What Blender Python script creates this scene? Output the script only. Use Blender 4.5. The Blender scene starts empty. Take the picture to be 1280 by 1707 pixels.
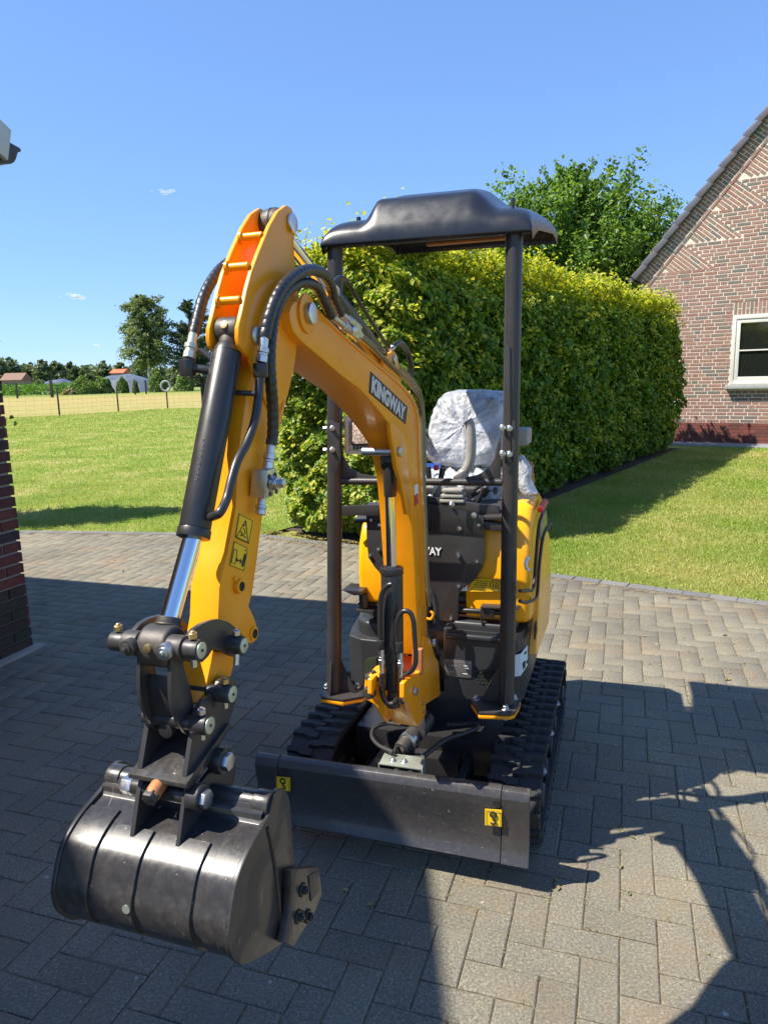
import bpy, bmesh, math, random
import numpy as np
from mathutils import Vector, Matrix, noise as mnoise

random.seed(7)
rng = np.random.default_rng(11)
SC = bpy.context.scene
COL = SC.collection

# ------------------------------------------------------------------ camera
F_PX, PITCH, ROLL, EYE = 1200.0, math.radians(10.6), math.radians(1.5), 1.65
_fw = np.array([0, math.cos(PITCH), -math.sin(PITCH)])
_r0 = np.array([1.0, 0, 0]); _u0 = np.array([0, math.sin(PITCH), math.cos(PITCH)])
_rt = math.cos(ROLL) * _r0 - math.sin(ROLL) * _u0
_up = math.sin(ROLL) * _r0 + math.cos(ROLL) * _u0
CAMP = np.array([0, 0, EYE])
cam_d = bpy.data.cameras.new("camera")
cam = bpy.data.objects.new("camera", cam_d)
COL.objects.link(cam)
cam_d.sensor_fit = 'VERTICAL'
cam_d.sensor_height = 36.0
cam_d.lens = 36.0 * F_PX / 1707.0
cam_d.clip_start = 0.05
cam_d.clip_end = 3000
M3 = Matrix(((_rt[0], _up[0], -_fw[0]), (_rt[1], _up[1], -_fw[1]), (_rt[2], _up[2], -_fw[2])))
cam.matrix_world = Matrix.Translation(Vector(CAMP)) @ M3.to_4x4()
SC.camera = cam

# ------------------------------------------------------------------ light
SUN_DX, SUN_DY = 0.70, 0.15          # ground shift of a shadow per metre of height
sun_to = Vector((SUN_DX, SUN_DY, -1)).normalized()
elev = math.asin(-sun_to.z)
azim = math.atan2(-SUN_DX, -SUN_DY)   # from +Y towards +X
world = bpy.data.worlds.new("World")
SC.world = world
world.use_nodes = True
wn = world.node_tree
bg = wn.nodes["Background"]
sky = wn.nodes.new("ShaderNodeTexSky")
sky.sky_type = 'NISHITA'
sky.sun_disc = False
sky.sun_elevation = elev
sky.sun_rotation = azim
sky.altitude = 0
sky.air_density = 1.0
sky.dust_density = 0.0
sky.ozone_density = 4.0
gm = wn.nodes.new("ShaderNodeGamma"); gm.inputs[1].default_value = .6
tn = wn.nodes.new("ShaderNodeMix"); tn.data_type = 'RGBA'; tn.blend_type = 'MULTIPLY'; tn.inputs[0].default_value = 1
tn.inputs[7].default_value = (1.07, 1.48, 2.2, 1)
wn.links.new(sky.outputs[0], gm.inputs[0]); wn.links.new(gm.outputs[0], tn.inputs[6]); wn.links.new(tn.outputs[2], bg.inputs[0])
bg.inputs[1].default_value = 0.092
sl = bpy.data.lights.new("sun", 'SUN')
sl.energy = 5.0
sl.angle = math.radians(0.5)
sl.color = (1.0, 0.93, 0.82)
so = bpy.data.objects.new("sun", sl)
COL.objects.link(so)
so.rotation_euler = sun_to.to_track_quat('-Z', 'Y').to_euler()
so.location = (-8, -2, 12)
SC.view_settings.view_transform = 'Standard'
SC.view_settings.look = 'None'
SC.view_settings.gamma = 1
SC.view_settings.use_curve_mapping = False
SC.view_settings.exposure = 1.05

# ------------------------------------------------------------------ sight helpers
def ray(x, y):
    return _fw + _rt * (x - 640) / F_PX - _up * (y - 853.5) / F_PX
def hit(q, P0, n):
    d = ray(*q)
    return CAMP + d * float(np.dot(P0 - CAMP, n) / np.dot(d, n))
def gd(x, y, z=0.0):
    return hit((x, y), np.array([0, 0, z]), np.array([0, 0, 1.0]))
def aty(x, y, Y):
    return hit((x, y), np.array([0, Y, 0.0]), np.array([0, 1.0, 0]))

# ------------------------------------------------------------------ materials
def sl_(h):
    h = h / 255.0
    return h / 12.92 if h <= 0.04045 else ((h + 0.055) / 1.055) ** 2.4

class NT:
    def __init__(s, name):
        s.m = bpy.data.materials.new(name); s.m.use_nodes = True
        s.t = s.m.node_tree; s.b = s.t.nodes["Principled BSDF"]; s.out = s.t.nodes["Material Output"]
    def n(s, typ, **kw):
        nd = s.t.nodes.new(typ)
        for k, v in kw.items():
            if k.startswith("_"): setattr(nd, k[1:], v)
            else: nd.inputs[k.replace("__", " ")].default_value = v
        return nd
    def l(s, a, b): s.t.links.new(a, b)
    def coord(s, kind="Object"):
        return s.n("ShaderNodeTexCoord").outputs[kind]
    def noise(s, scale, detail=3, rough=.55, vec=None, dist=0):
        nd = s.n("ShaderNodeTexNoise", Scale=scale, Detail=detail, Roughness=rough, Distortion=dist)
        s.l(vec or s.coord(), nd.inputs["Vector"]); return nd.outputs["Fac"]
    def ramp(s, fac, stops):
        nd = s.n("ShaderNodeValToRGB"); s.l(fac, nd.inputs[0]); e = nd.color_ramp.elements
        while len(e) < len(stops): e.new(.5)
        for i, (p, c) in enumerate(stops):
            e[i].position = p; e[i].color = (c[0], c[1], c[2], 1) if hasattr(c, "__len__") else (c, c, c, 1)
        return nd.outputs["Color"]
    def bump(s, h, strength=.3, dist=.002):
        nd = s.n("ShaderNodeBump", Strength=strength, Distance=dist); s.l(h, nd.inputs["Height"])
        s.l(nd.outputs[0], s.b.inputs["Normal"]); return nd
    def mix(s, fac, a, b, mode='MIX'):
        nd = s.t.nodes.new("ShaderNodeMix"); nd.data_type = 'RGBA'; nd.blend_type = mode
        for sock, v in ((nd.inputs[0], fac), (nd.inputs[6], a), (nd.inputs[7], b)):
            if hasattr(v, "default_value") or hasattr(v, "is_output"): s.l(v, sock)
            elif hasattr(v, "__len__"): sock.default_value = (v[0], v[1], v[2], 1)
            else: sock.default_value = v
        return nd.outputs[2]
    def math(s, op, a, b=0.0):
        nd = s.t.nodes.new("ShaderNodeMath"); nd.operation = op
        for i, v in enumerate((a, b)):
            if hasattr(v, "is_output"): s.l(v, nd.inputs[i])
            else: nd.inputs[i].default_value = v
        return nd.outputs[0]

def paint(name, col, rough=.35, metal=0.0, coat=0.0, grime=.12, bump=0.0, bscale=300, dirt=(.12, .09, .06), gscale=7.0):
    t = NT(name)
    n = t.noise(gscale, 5, .65)
    f = t.ramp(n, [(.45, 0), (.75, 1)])
    f2 = t.math('MULTIPLY', f, grime)
    c = t.mix(f2, col, dirt)
    t.l(c, t.b.inputs["Base Color"])
    r = t.math('ADD', t.math('MULTIPLY', t.noise(gscale * 3, 4), .25), rough - .1)
    t.l(r, t.b.inputs["Roughness"])
    t.b.inputs["Metallic"].default_value = metal
    t.b.inputs["Coat Weight"].default_value = coat
    t.b.inputs["Coat Roughness"].default_value = .12
    if bump: t.bump(t.noise(bscale, 2), bump, .0008)
    return t.m

def steelmat(name, col, dust):
    t = NT(name)
    a = t.ramp(t.noise(4, 6, .7), [(.35, 0), (.8, 1)]); b = t.ramp(t.noise(70, 5, .75), [(.35, .2), (.7, 1)])
    c = t.mix(t.math('MULTIPLY', t.math('MULTIPLY', a, b), .9), col, dust)
    mpn = t.n("ShaderNodeMapping"); mpn.inputs["Scale"].default_value = (18, 3, 150); mpn.inputs["Rotation"].default_value = (.3, .5, .9); t.l(t.coord(), mpn.inputs[0])
    s1_ = t.ramp(t.noise(1.6, 3, .6, vec=mpn.outputs[0]), [(.66, 0), (.70, 1)])
    mp2 = t.n("ShaderNodeMapping"); mp2.inputs["Scale"].default_value = (130, 10, 14); mp2.inputs["Rotation"].default_value = (.9, -.4, .2); t.l(t.coord(), mp2.inputs[0])
    s2_ = t.ramp(t.noise(1.3, 3, .6, vec=mp2.outputs[0]), [(.69, 0), (.72, 1)])
    c = t.mix(t.math('MULTIPLY', s1_, .30), c, (.22, .20, .18)); c = t.mix(t.math('MULTIPLY', s2_, .35), c, (.25, .23, .21))
    sp = t.ramp(t.noise(95, 2, .5), [(.74, 0), (.77, 1)]); c = t.mix(t.math('MULTIPLY', sp, .7), c, (.35, .33, .28))
    t.l(c, t.b.inputs["Base Color"])
    t.l(t.math('ADD', t.math('MULTIPLY', b, .18), .24), t.b.inputs["Roughness"]); t.b.inputs["Coat Weight"].default_value = .25
    t.bump(t.noise(80, 4, .7), .12, .001); return t.m
def ypaint(name, col):
    t = NT(name)
    n = t.ramp(t.noise(6, 5, .65), [(.45, 0), (.8, 1)])
    c = t.mix(t.math('MULTIPLY', n, .22), col, (.50, .17, .01))
    sm = t.ramp(t.noise(16, 6, .75, dist=.6), [(.66, 0), (.72, 1)])
    c = t.mix(t.math('MULTIPLY', sm, .35), c, (.16, .07, .015))
    sp = t.ramp(t.noise(70, 3, .6), [(.72, 0), (.75, 1)])
    c = t.mix(t.math('MULTIPLY', sp, .45), c, (.10, .05, .02))
    t.l(c, t.b.inputs["Base Color"])
    t.l(t.math('ADD', t.math('MULTIPLY', t.noise(18, 4), .22), .20), t.b.inputs["Roughness"])
    t.b.inputs["Specular IOR Level"].default_value = .38; t.b.inputs["Coat Weight"].default_value = .08
    t.bump(t.math('ADD', t.noise(14, 2), t.math('MULTIPLY', t.noise(160, 3), .12)), .22, .004); return t.m
def rnd2(t):
    g = t.n("ShaderNodeNewGeometry").outputs["Random Per Island"]
    o = t.n("ShaderNodeObjectInfo").outputs["Random"]
    return t.math('FRACT', t.math('ADD', g, o))

MT = {}
MT['yellow'] = ypaint("boom_paint", (.90, .33, .006))
MT['hood'] = paint("hood_paint", (.90, .39, .002), .28, coat=.15, grime=.10, dirt=(.5, .2, .01), bump=.05, bscale=25)
MT['black'] = paint("black_paint", (.020, .019, .020), .36, coat=.15, grime=.3, bump=.08, bscale=260, dirt=(.055, .045, .038))
MT['blade'] = steelmat("blade_paint", (.032, .030, .031), (.080, .070, .060))
MT['frame'] = paint("frame_paint", (.030, .028, .029), .42, coat=.1, grime=.35, bump=.12, bscale=220, dirt=(.07, .055, .048))
MT['plastic'] = paint("black_plastic", (.026, .027, .030), .36, grime=.25, bump=.15, bscale=420, dirt=(.07, .07, .07))
MT['roofplastic'] = paint("roof_plastic", (.012, .014, .020), .26, grime=.15, bump=.06, bscale=330, dirt=(.05, .05, .05))
MT['bucket'] = steelmat("bucket_paint", (.022, .021, .023), (.085, .074, .062))
MT['cast'] = paint("cast_steel", (.05, .047, .045), .5, metal=.3, grime=.5, bump=.6, bscale=120, dirt=(.12, .08, .05))
MT['steel'] = paint("zinc_steel", (.62, .64, .66), .34, metal=1.0, grime=.35, dirt=(.3, .25, .2), gscale=60)
MT['zinc'] = paint("zinc_disc", (.55, .60, .50), .4, metal=.75, grime=.3, dirt=(.3, .28, .2), gscale=60)
MT['brass'] = paint("brass", (.62, .45, .20), .4, metal=.9, grime=.5, dirt=(.2, .12, .05), gscale=80)
MT['copper'] = paint("rust_orange", (.45, .16, .05), .55, grime=.6, gscale=60)
MT['rubber'] = paint("rubber", (.018, .018, .019), .62, grime=.55, bump=.3, bscale=200, dirt=(.055, .052, .048), gscale=12)
MT['hose'] = paint("hose_sleeve", (.016, .016, .017), .38, coat=.2, grime=.5, dirt=(.05, .045, .04), gscale=25)
MT['grey'] = paint("grey_plastic", (.30, .29, .26), .5, grime=.3, gscale=20)
MT['olive'] = paint("olive_pipe", (.20, .19, .13), .38, metal=.5, grime=.4, gscale=25)
MT['white'] = paint("white_print", (.80, .80, .80), .5, grime=.06)
MT['silver'] = paint("silver_print", (.62, .60, .58), .4, grime=.1)
MT['ink'] = paint("black_ink", (.015, .015, .015), .5, grime=0)
MT['decal'] = paint("yellow_decal", (.84, .52, .01), .35, grime=.1)
MT['red'] = paint("red_plastic", (.55, .02, .02), .35, grime=.1)
MT['plate'] = paint('plate_metal', (.22, .21, .21), .4, metal=.6, grime=.3, gscale=60)
MT['blue'] = paint("blue_label", (.03, .10, .45), .4, grime=.1)
MT['pale'] = paint("pale_label", (.60, .72, .75), .45, grime=.08)
t = NT("chrome"); t.b.inputs["Metallic"].default_value = 1; t.b.inputs["Roughness"].default_value = .07
t.b.inputs["Base Color"].default_value = (.78, .78, .80, 1); MT['chrome'] = t.m
t = NT("lamp_glass"); t.b.inputs["Base Color"].default_value = (.75, .70, .62, 1); t.b.inputs["Roughness"].default_value = .15
v = t.n("ShaderNodeTexVoronoi", Scale=140.0); t.l(t.coord(), v.inputs["Vector"])
t.l(t.ramp(v.outputs["Distance"], [(0, (.9, .86, .8)), (.6, (.35, .25, .2))]), t.b.inputs["Base Color"]); MT['lens'] = t.m
# crinkled clear plastic film
t = NT("plastic_film")
w1 = t.noise(9, 6, .7, dist=1.4); v = t.n("ShaderNodeTexVoronoi", Scale=11.0, _feature='DISTANCE_TO_EDGE')
wv = t.noise(5, 3)
mp = t.n("ShaderNodeVectorMath", _operation='MULTIPLY_ADD'); t.l(t.coord(), mp.inputs[0]); mp.inputs[1].default_value = (1, 1, .45)
nn = t.n("ShaderNodeTexNoise", Scale=7.0, Detail=3.0); t.l(t.coord(), nn.inputs["Vector"]); t.l(nn.outputs["Color"], mp.inputs[2])
t.l(mp.outputs[0], v.inputs["Vector"])
hh = t.math('ADD', t.math('MULTIPLY', w1, .7), t.math('POWER', v.outputs["Distance"], .6))
t.bump(hh, .38, .010)
t.l(t.ramp(w1, [(.35, (.42, .44, .48)), (.62, (.70, .72, .76))]), t.b.inputs["Base Color"])
t.b.inputs["Roughness"].default_value = .25; t.b.inputs["Coat Weight"].default_value = .6; t.b.inputs["Coat Roughness"].default_value = .1
tpn = t.n("ShaderNodeBsdfTransparent"); mxn = t.n("ShaderNodeMixShader")
t.l(t.ramp(t.noise(6, 5, .7, dist=1.0), [(.38, .55), (.62, .90)]), mxn.inputs[0]); t.l(tpn.outputs[0], mxn.inputs[1]); t.l(t.b.outputs[0], mxn.inputs[2]); t.l(mxn.outputs[0], t.out.inputs[0])
MT['film'] = t.m
# glass
t = NT("window_glass"); t.b.inputs["Base Color"].default_value = (.012, .014, .012, 1); t.b.inputs["Roughness"].default_value = .04
t.b.inputs["Specular IOR Level"].default_value = .9; MT['glass'] = t.m
MT['seatgrey'] = paint('seat_vinyl', (.10, .105, .115), .45, grime=.1)

# paver
t = NT("paver_concrete")
rn = rnd2(t)
base = t.ramp(rn, [(0, (.158, .142, .106)), (.35, (.182, .166, .124)), (.65, (.172, .158, .122)), (.9, (.192, .174, .130)), (1, (.200, .165, .118))])
gc = t.n("ShaderNodeNewGeometry").outputs["Position"]
big = t.ramp(t.noise(1.1, 4, .6, vec=gc), [(.35, (.72, .73, .75)), (.65, (1.12, 1.11, 1.05))])
c1 = t.mix(1.0, base, big, 'MULTIPLY')
sp = t.ramp(t.noise(125, 4, .85, vec=gc), [(.33, (.42, .42, .43)), (.48, (.90, .90, .90)), (.57, (1.08, 1.08, 1.08)), (.64, (2.0, 1.95, 1.85))])
c2 = t.mix(1.0, c1, sp, 'MULTIPLY')
wh = t.ramp(t.noise(24, 2, .5, vec=gc), [(.735, 0), (.755, 1)])
c3 = t.mix(t.math('MULTIPLY', wh, .6), c2, (.42, .42, .38))
mo = t.ramp(t.noise(2.6, 5, .7, vec=gc), [(.50, 0), (.72, 1)])
c4 = t.mix(t.math('MULTIPLY', mo, .45), c3, (.20, .125, .055))
t.l(c4, t.b.inputs["Base Color"]); t.b.inputs["Roughness"].default_value = .85
t.bump(t.noise(240, 3, .7, vec=gc), .55, .0022); MT['paver'] = t.m
t = NT("paver_border")
rn = rnd2(t); gc = t.n("ShaderNodeNewGeometry").outputs["Position"]
t.l(t.mix(1.0, t.ramp(rn, [(0, (.12, .12, .12)), (1, (.17, .165, .155))]), t.ramp(t.noise(200, 2, vec=gc), [(.3, .6), (.7, 1.3)]), 'MULTIPLY'), t.b.inputs["Base Color"])
t.b.inputs["Roughness"].default_value = .85; MT['border'] = t.m
MT['soil'] = paint('garden_soil', (.045, .033, .022), .95, grime=.6, bump=1.0, bscale=40, dirt=(.12, .09, .05), gscale=20)
t = NT("joint_sand"); gc = t.n("ShaderNodeNewGeometry").outputs["Position"]
t.l(t.ramp(t.noise(14, 5, .7, vec=gc), [(.38, (.06, .052, .042)), (.60, (.20, .155, .09))]), t.b.inputs["Base Color"]); t.b.inputs["Roughness"].default_value = .95
t.bump(t.noise(300, 3, vec=gc), .6, .002); MT['sand'] = t.m
t = NT("lawn_ground"); gc = t.n("ShaderNodeNewGeometry").outputs["Position"]
a = t.ramp(t.noise(.9, 5, .65, vec=gc), [(.34, (.14, .22, .03)), (.52, (.24, .30, .06)), (.68, (.42, .37, .15))])
b2 = t.ramp(t.noise(30, 4, .7, vec=gc), [(.3, (.6, .65, .6)), (.7, (1.3, 1.25, 1.2))])
t.l(t.mix(1.0, a, b2, 'MULTIPLY'), t.b.inputs["Base Color"]); t.b.inputs["Roughness"].default_value = .9
t.b.inputs["Specular IOR Level"].default_value = .15
t.bump(t.noise(60, 4, .8, vec=gc), .8, .03); MT['lawn'] = t.m
t = NT("field_ground"); gc = t.n("ShaderNodeNewGeometry").outputs["Position"]
sx = t.n("ShaderNodeSeparateXYZ"); t.l(gc, sx.inputs[0])
yv = t.math('ADD', sx.outputs["Y"], t.math('MULTIPLY', t.noise(.12, 4, vec=gc), 16.0))
near = t.ramp(t.math('DIVIDE', yv, 200.0), [(.205, (.20, .22, .05)), (.25, (.29, .26, .085)), (.45, (.33, .27, .10)), (.62, (.29, .26, .08)), (.66, (.20, .24, .06)), (.85, (.15, .20, .05)), (1, (.20, .22, .07))])
t.l(t.mix(1.0, near, t.ramp(t.noise(1.5, 5, .7, vec=gc), [(.3, .65), (.7, 1.25)]), 'MULTIPLY'), t.b.inputs["Base Color"]); t.b.inputs["Roughness"].default_value = .95
t.b.inputs["Specular IOR Level"].default_value = .1
MT['field'] = t.m

def leafmat(name, cols, trans=.45, patch=None):
    t = NT(name)
    rn = t.n("ShaderNodeNewGeometry").outputs["Random Per Island"]
    c = t.ramp(rn, [(i / (len(cols) - 1), x) for i, x in enumerate(cols)])
    if patch:
        gc = t.n("ShaderNodeNewGeometry").outputs["Position"]
        c = t.mix(t.ramp(t.noise(patch[0], 4, .6, vec=gc), [(.42, 0), (.68, 1)]), c, patch[1])
    t.l(c, t.b.inputs["Base Color"]); t.b.inputs["Roughness"].default_value = .42
    t.b.inputs["Specular IOR Level"].default_value = .35
    tr = t.n("ShaderNodeBsdfTranslucent")
    t.l(t.mix(1.0, c, (1.5, 1.35, .5), 'MULTIPLY'), tr.inputs["Color"])
    mx = t.n("ShaderNodeMixShader"); mx.inputs[0].default_value = trans
    t.l(t.b.outputs[0], mx.inputs[1]); t.l(tr.outputs[0], mx.inputs[2]); t.l(mx.outputs[0], t.out.inputs[0])
    return t.m
MT['hedgeleaf'] = leafmat("hornbeam_leaf", [(.05, .12, .012), (.09, .19, .018), (.15, .26, .028), (.26, .36, .045)], .42)
MT['youngsunleaf'] = leafmat('young_sunlit_leaf', [(.20, .30, .02), (.33, .41, .035), (.46, .49, .06), (.54, .52, .10)], .48)  # young leaves, with sunlight on the hedge put into their lighter colour
MT['treeleaf'] = leafmat("tree_leaf", [(.07, .15, .03), (.12, .23, .04), (.20, .32, .06)], .45)
MT['birchleaf'] = leafmat("birch_leaf", [(.11, .17, .06), (.17, .23, .09), (.22, .28, .12)], .4)
MT['pineleaf'] = leafmat("pine_needle", [(.05, .085, .04), (.085, .13, .055)], .2)
MT['farhazeleaf'] = leafmat("far_hazy_leaf", [(.10, .15, .085), (.14, .19, .10), (.18, .24, .12)], .3)  # paler, bluer green: distance haze put into the leaf colour
MT['shrubleaf'] = leafmat("shrub_leaf", [(.07, .14, .03), (.12, .20, .04), (.20, .30, .06)], .35)
MT['cropleaf'] = leafmat("crop_leaf", [(.06, .15, .02), (.10, .22, .03)], .35)
MT['grass'] = leafmat("grass_blade", [(.12, .22, .02), (.18, .29, .035), (.25, .35, .05), (.34, .36, .10)], .35, (.55, (.42, .38, .14)))
MT['dryweed'] = leafmat("dry_weed", [(.35, .25, .12), (.2, .2, .06), (.42, .33, .2)], .3)
MT['bark'] = paint("bark", (.06, .045, .03), .9, grime=.5, bump=.8, bscale=30)
MT['birchbark'] = paint("birch_bark", (.5, .48, .44), .8, grime=.9, dirt=(.08, .07, .06), gscale=6)
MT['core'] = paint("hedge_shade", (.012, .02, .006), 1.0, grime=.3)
MT['timber'] = paint("dark_timber", (.03, .022, .018), .8, grime=.3)
MT['gutter'] = paint("gutter_plastic", (.045, .04, .045), .4, grime=.2)
MT['fascia'] = paint("fascia_board", (.52, .54, .54), .5, grime=.15)
MT['beige'] = paint("soffit_timber", (.50, .42, .28), .6, grime=.3)
MT['tile'] = paint("roof_tile", (.085, .080, .095), .45, grime=.4, gscale=3, dirt=(.13, .12, .13))
MT['wframe'] = paint("window_frame_paint", (.58, .56, .50), .4, grime=.1)
MT['sill'] = paint("stone_sill", (.30, .31, .30), .6, grime=.2)
MT['sheet'] = paint("silage_sheet", (.085, .10, .12), .35, grime=.4, bump=.6, bscale=3, gscale=.6, dirt=(.35, .36, .38))
MT['farwall'] = paint("far_wall", (.28, .20, .15), .8)
MT['farroof'] = paint("far_roof", (.20, .12, .08), .8)
MT['redroof'] = paint("red_roof", (.55, .13, .05), .8)
MT['gravel'] = paint("gravel", (.20, .20, .22), .9, grime=.5, bump=1, bscale=60, gscale=50)
t = NT("cloud_vapour"); lw = t.n("ShaderNodeLayerWeight", Blend=.5); tp = t.n("ShaderNodeBsdfTransparent"); df = t.n("ShaderNodeBsdfDiffuse", Color=(.9, .9, .9, 1))
mx = t.n("ShaderNodeMixShader"); t.l(t.ramp(t.math('MULTIPLY', lw.outputs["Facing"], 1.0), [(0, .72), (.75, 1)]), mx.inputs[0]); t.l(df.outputs[0], mx.inputs[1]); t.l(tp.outputs[0], mx.inputs[2]); t.l(mx.outputs[0], t.out.inputs[0]); MT['cloudv'] = t.m

def brickmat(name, stops, sat=1):
    t = NT(name); rn = rnd2(t); gc = t.coord()
    c = t.ramp(rn, stops)
    c = t.mix(1.0, c, t.ramp(t.noise(45, 4, .7, vec=gc), [(.3, (.62, .62, .62)), (.7, (1.28, 1.25, 1.2))]), 'MULTIPLY')
    t.l(c, t.b.inputs["Base Color"]); t.b.inputs["Roughness"].default_value = .85
    t.bump(t.noise(90, 4, .7, vec=gc), .7, .004); return t.m
MT['brickR'] = brickmat("house_brick", [(0, (.24, .125, .095)), (.25, (.27, .15, .115)), (.5, (.30, .175, .135)), (.72, (.25, .15, .115)), (.86, (.19, .15, .12)), (1, (.14, .125, .115))])
MT['brickL'] = brickmat("garage_brick", [(0, (.13, .028, .022)), (.35, (.17, .045, .032)), (.6, (.10, .030, .026)), (.8, (.06, .03, .03)), (1, (.045, .032, .036))])
MT['plinthL'] = brickmat("mossy_brick", [(0, (.055, .028, .020)), (.5, (.050, .040, .020)), (1, (.04, .035, .022))])
MT['plinthR'] = brickmat("plinth_brick", [(0, (.14, .04, .028)), (.5, (.18, .05, .035)), (1, (.10, .035, .025))])
MT['mortR'] = paint("pale_mortar", (.60, .53, .44), .95, grime=.3, gscale=3)
MT['mortL'] = paint("grey_mortar", (.30, .27, .24), .95, grime=.5, gscale=6)
MT['mortD'] = paint("dark_mortar", (.10, .045, .035), .95)
MT['concrete'] = paint("concrete", (.32, .29, .25), .9, grime=.4, bump=.5, bscale=80)

# ------------------------------------------------------------------ mesh helpers
def finish(me, smooth=35):
    if smooth:
        for p in me.polygons: p.use_smooth = True
        me.set_sharp_from_angle(angle=math.radians(smooth))

class MB:
    """collects world-space geometry and links it as one mesh object"""
    def __init__(s): s.v = []; s.f = []
    def add(s, vs, fs):
        o = len(s.v); s.v += [tuple(map(float, p)) for p in vs]; s.f += [tuple(i + o for i in f) for f in fs]; return s
    def extr(s, pts, vec):
        n = len(pts); A = [np.array(p, float) for p in pts]; B = [p + np.array(vec, float) for p in A]
        return s.add(A + B, [tuple(range(n))[::-1], tuple(range(n, 2 * n))] + [(i, (i + 1) % n, n + (i + 1) % n, n + i) for i in range(n)])
    def box(s, c, ax, ay, az):
        c = np.array(c, float); ax, ay, az = (np.array(k, float) / 2 for k in (ax, ay, az))
        p = [c + i * ax + j * ay + k * az for k in (-1, 1) for i, j in ((-1, -1), (1, -1), (1, 1), (-1, 1))]
        return s.add(p, [(3, 2, 1, 0), (4, 5, 6, 7), (0, 1, 5, 4), (1, 2, 6, 5), (2, 3, 7, 6), (3, 0, 4, 7)])
    def rod(s, p, q, r, r2=None, n=20, caps=True):
        p, q = np.array(p, float), np.array(q, float); d = q - p; L = np.linalg.norm(d); d = d / L
        a = np.cross(d, [0, 0, 1.0]) if abs(d[2]) < .9 else np.cross(d, [1.0, 0, 0]); a /= np.linalg.norm(a); b = np.cross(d, a)
        r2 = r if r2 is None else r2
        an = [2 * math.pi * i / n for i in range(n)]
        V = [p + r * (math.cos(t) * a + math.sin(t) * b) for t in an] + [q + r2 * (math.cos(t) * a + math.sin(t) * b) for t in an]
        fs = [(i, (i + 1) % n, n + (i + 1) % n, n + i) for i in range(n)]
        if caps: fs += [tuple(range(n))[::-1], tuple(range(n, 2 * n))]
        return s.add(V, fs)
    def tube(s, pts, r, n=14, sub=8, rf=None, smooth=True):
        P = [np.array(p, float) for p in pts]
        if smooth and len(P) > 2:
            out = []
            for i in range(len(P) - 1):
                p0 = P[max(i - 1, 0)]; p1 = P[i]; p2 = P[i + 1]; p3 = P[min(i + 2, len(P) - 1)]
                for k in range(sub):
                    t = k / sub
                    out.append(.5 * ((2 * p1) + (p2 - p0) * t + (2 * p0 - 5 * p1 + 4 * p2 - p3) * t * t + (3 * p1 - p0 - 3 * p2 + p3) * t ** 3))
            out.append(P[-1]); P = out
        m = len(P); T = [P[min(i + 1, m - 1)] - P[max(i - 1, 0)] for i in range(m)]
        T = [t / (np.linalg.norm(t) + 1e-9) for t in T]
        a = np.cross(T[0], [0, 0, 1.0]);
        if np.linalg.norm(a) < .1: a = np.cross(T[0], [1.0, 0, 0])
        V = []; L = 0
        for i in range(m):
            a = a - T[i] * np.dot(a, T[i]); a /= np.linalg.norm(a); b = np.cross(T[i], a)
            if i: L += np.linalg.norm(P[i] - P[i - 1])
            rr = r if rf is None else rf(L, r)
            V += [P[i] + rr * (math.cos(2 * math.pi * k / n) * a + math.sin(2 * math.pi * k / n) * b) for k in range(n)]
        fs = [(i * n + k, i * n + (k + 1) % n, (i + 1) * n + (k + 1) % n, (i + 1) * n + k) for i in range(m - 1) for k in range(n)]
        fs += [tuple(range(n))[::-1], tuple(range((m - 1) * n, m * n))]
        return s.add(V, fs)
    def build(s, name, mat, parent=None, bevel=0, seg=2, smooth=35, origin=None, bang=25):
        V = np.array(s.v); c = V.mean(0) if origin is None else np.array(origin, float)
        bm = bmesh.new()
        vs = [bm.verts.new(tuple(p)) for p in (V - c)]
        for f in s.f:
            try: bm.faces.new([vs[i] for i in f])
            except ValueError: pass
        bm.normal_update()
        if bevel:
            bmesh.ops.recalc_face_normals(bm, faces=bm.faces)
            ed = [e for e in bm.edges if len(e.link_faces) == 2 and e.calc_face_angle(0) > math.radians(bang)]
            bmesh.ops.bevel(bm, geom=ed, offset=bevel, segments=seg, profile=.6, affect='EDGES', clamp_overlap=True)
        bmesh.ops.recalc_face_normals(bm, faces=bm.faces)
        me = bpy.data.meshes.new(name); bm.to_mesh(me); bm.free(); finish(me, smooth)
        o = bpy.data.objects.new(name, me); COL.objects.link(o); me.materials.append(MT[mat] if isinstance(mat, str) else mat)
        o.location = tuple(c)
        if parent is not None: setparent(o, parent)
        return o

WLOC = {}
def setparent(o, p):
    o.parent = p
    w = Vector((0, 0, 0)); q = p
    while q is not None: w += Vector(q.location); q = q.parent
    o.location = Vector(o.location) - w
def empty(name, loc):
    o = bpy.data.objects.new(name, None); COL.objects.link(o); o.location = tuple(map(float, loc)); o.empty_display_size = .2; return o
def tag(o, label=None, cat=None, group=None, kind=None):
    if label: o["label"] = label
    if cat: o["category"] = cat
    if group: o["group"] = group
    if kind: o["kind"] = kind
    return o
def fastmesh(name, V, Fc, mat, nper=4, parent=None, smooth=False, loc=(0, 0, 0)):
    V = np.asarray(V, np.float32) - np.asarray(loc, np.float32); Fc = np.asarray(Fc, np.int32)
    me = bpy.data.meshes.new(name); me.vertices.add(len(V)); me.vertices.foreach_set("co", V.ravel())
    nf = len(Fc); me.loops.add(nf * nper); me.loops.foreach_set("vertex_index", Fc.ravel())
    me.polygons.add(nf); me.polygons.foreach_set("loop_start", np.arange(nf, dtype=np.int32) * nper)
    me.polygons.foreach_set("loop_total", np.full(nf, nper, np.int32)); me.update(calc_edges=True)
    if smooth: me.polygons.foreach_set("use_smooth", np.ones(nf, bool))
    o = bpy.data.objects.new(name, me); COL.objects.link(o); me.materials.append(MT[mat]); o.location = loc
    if parent is not None: setparent(o, parent)
    return o
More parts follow.
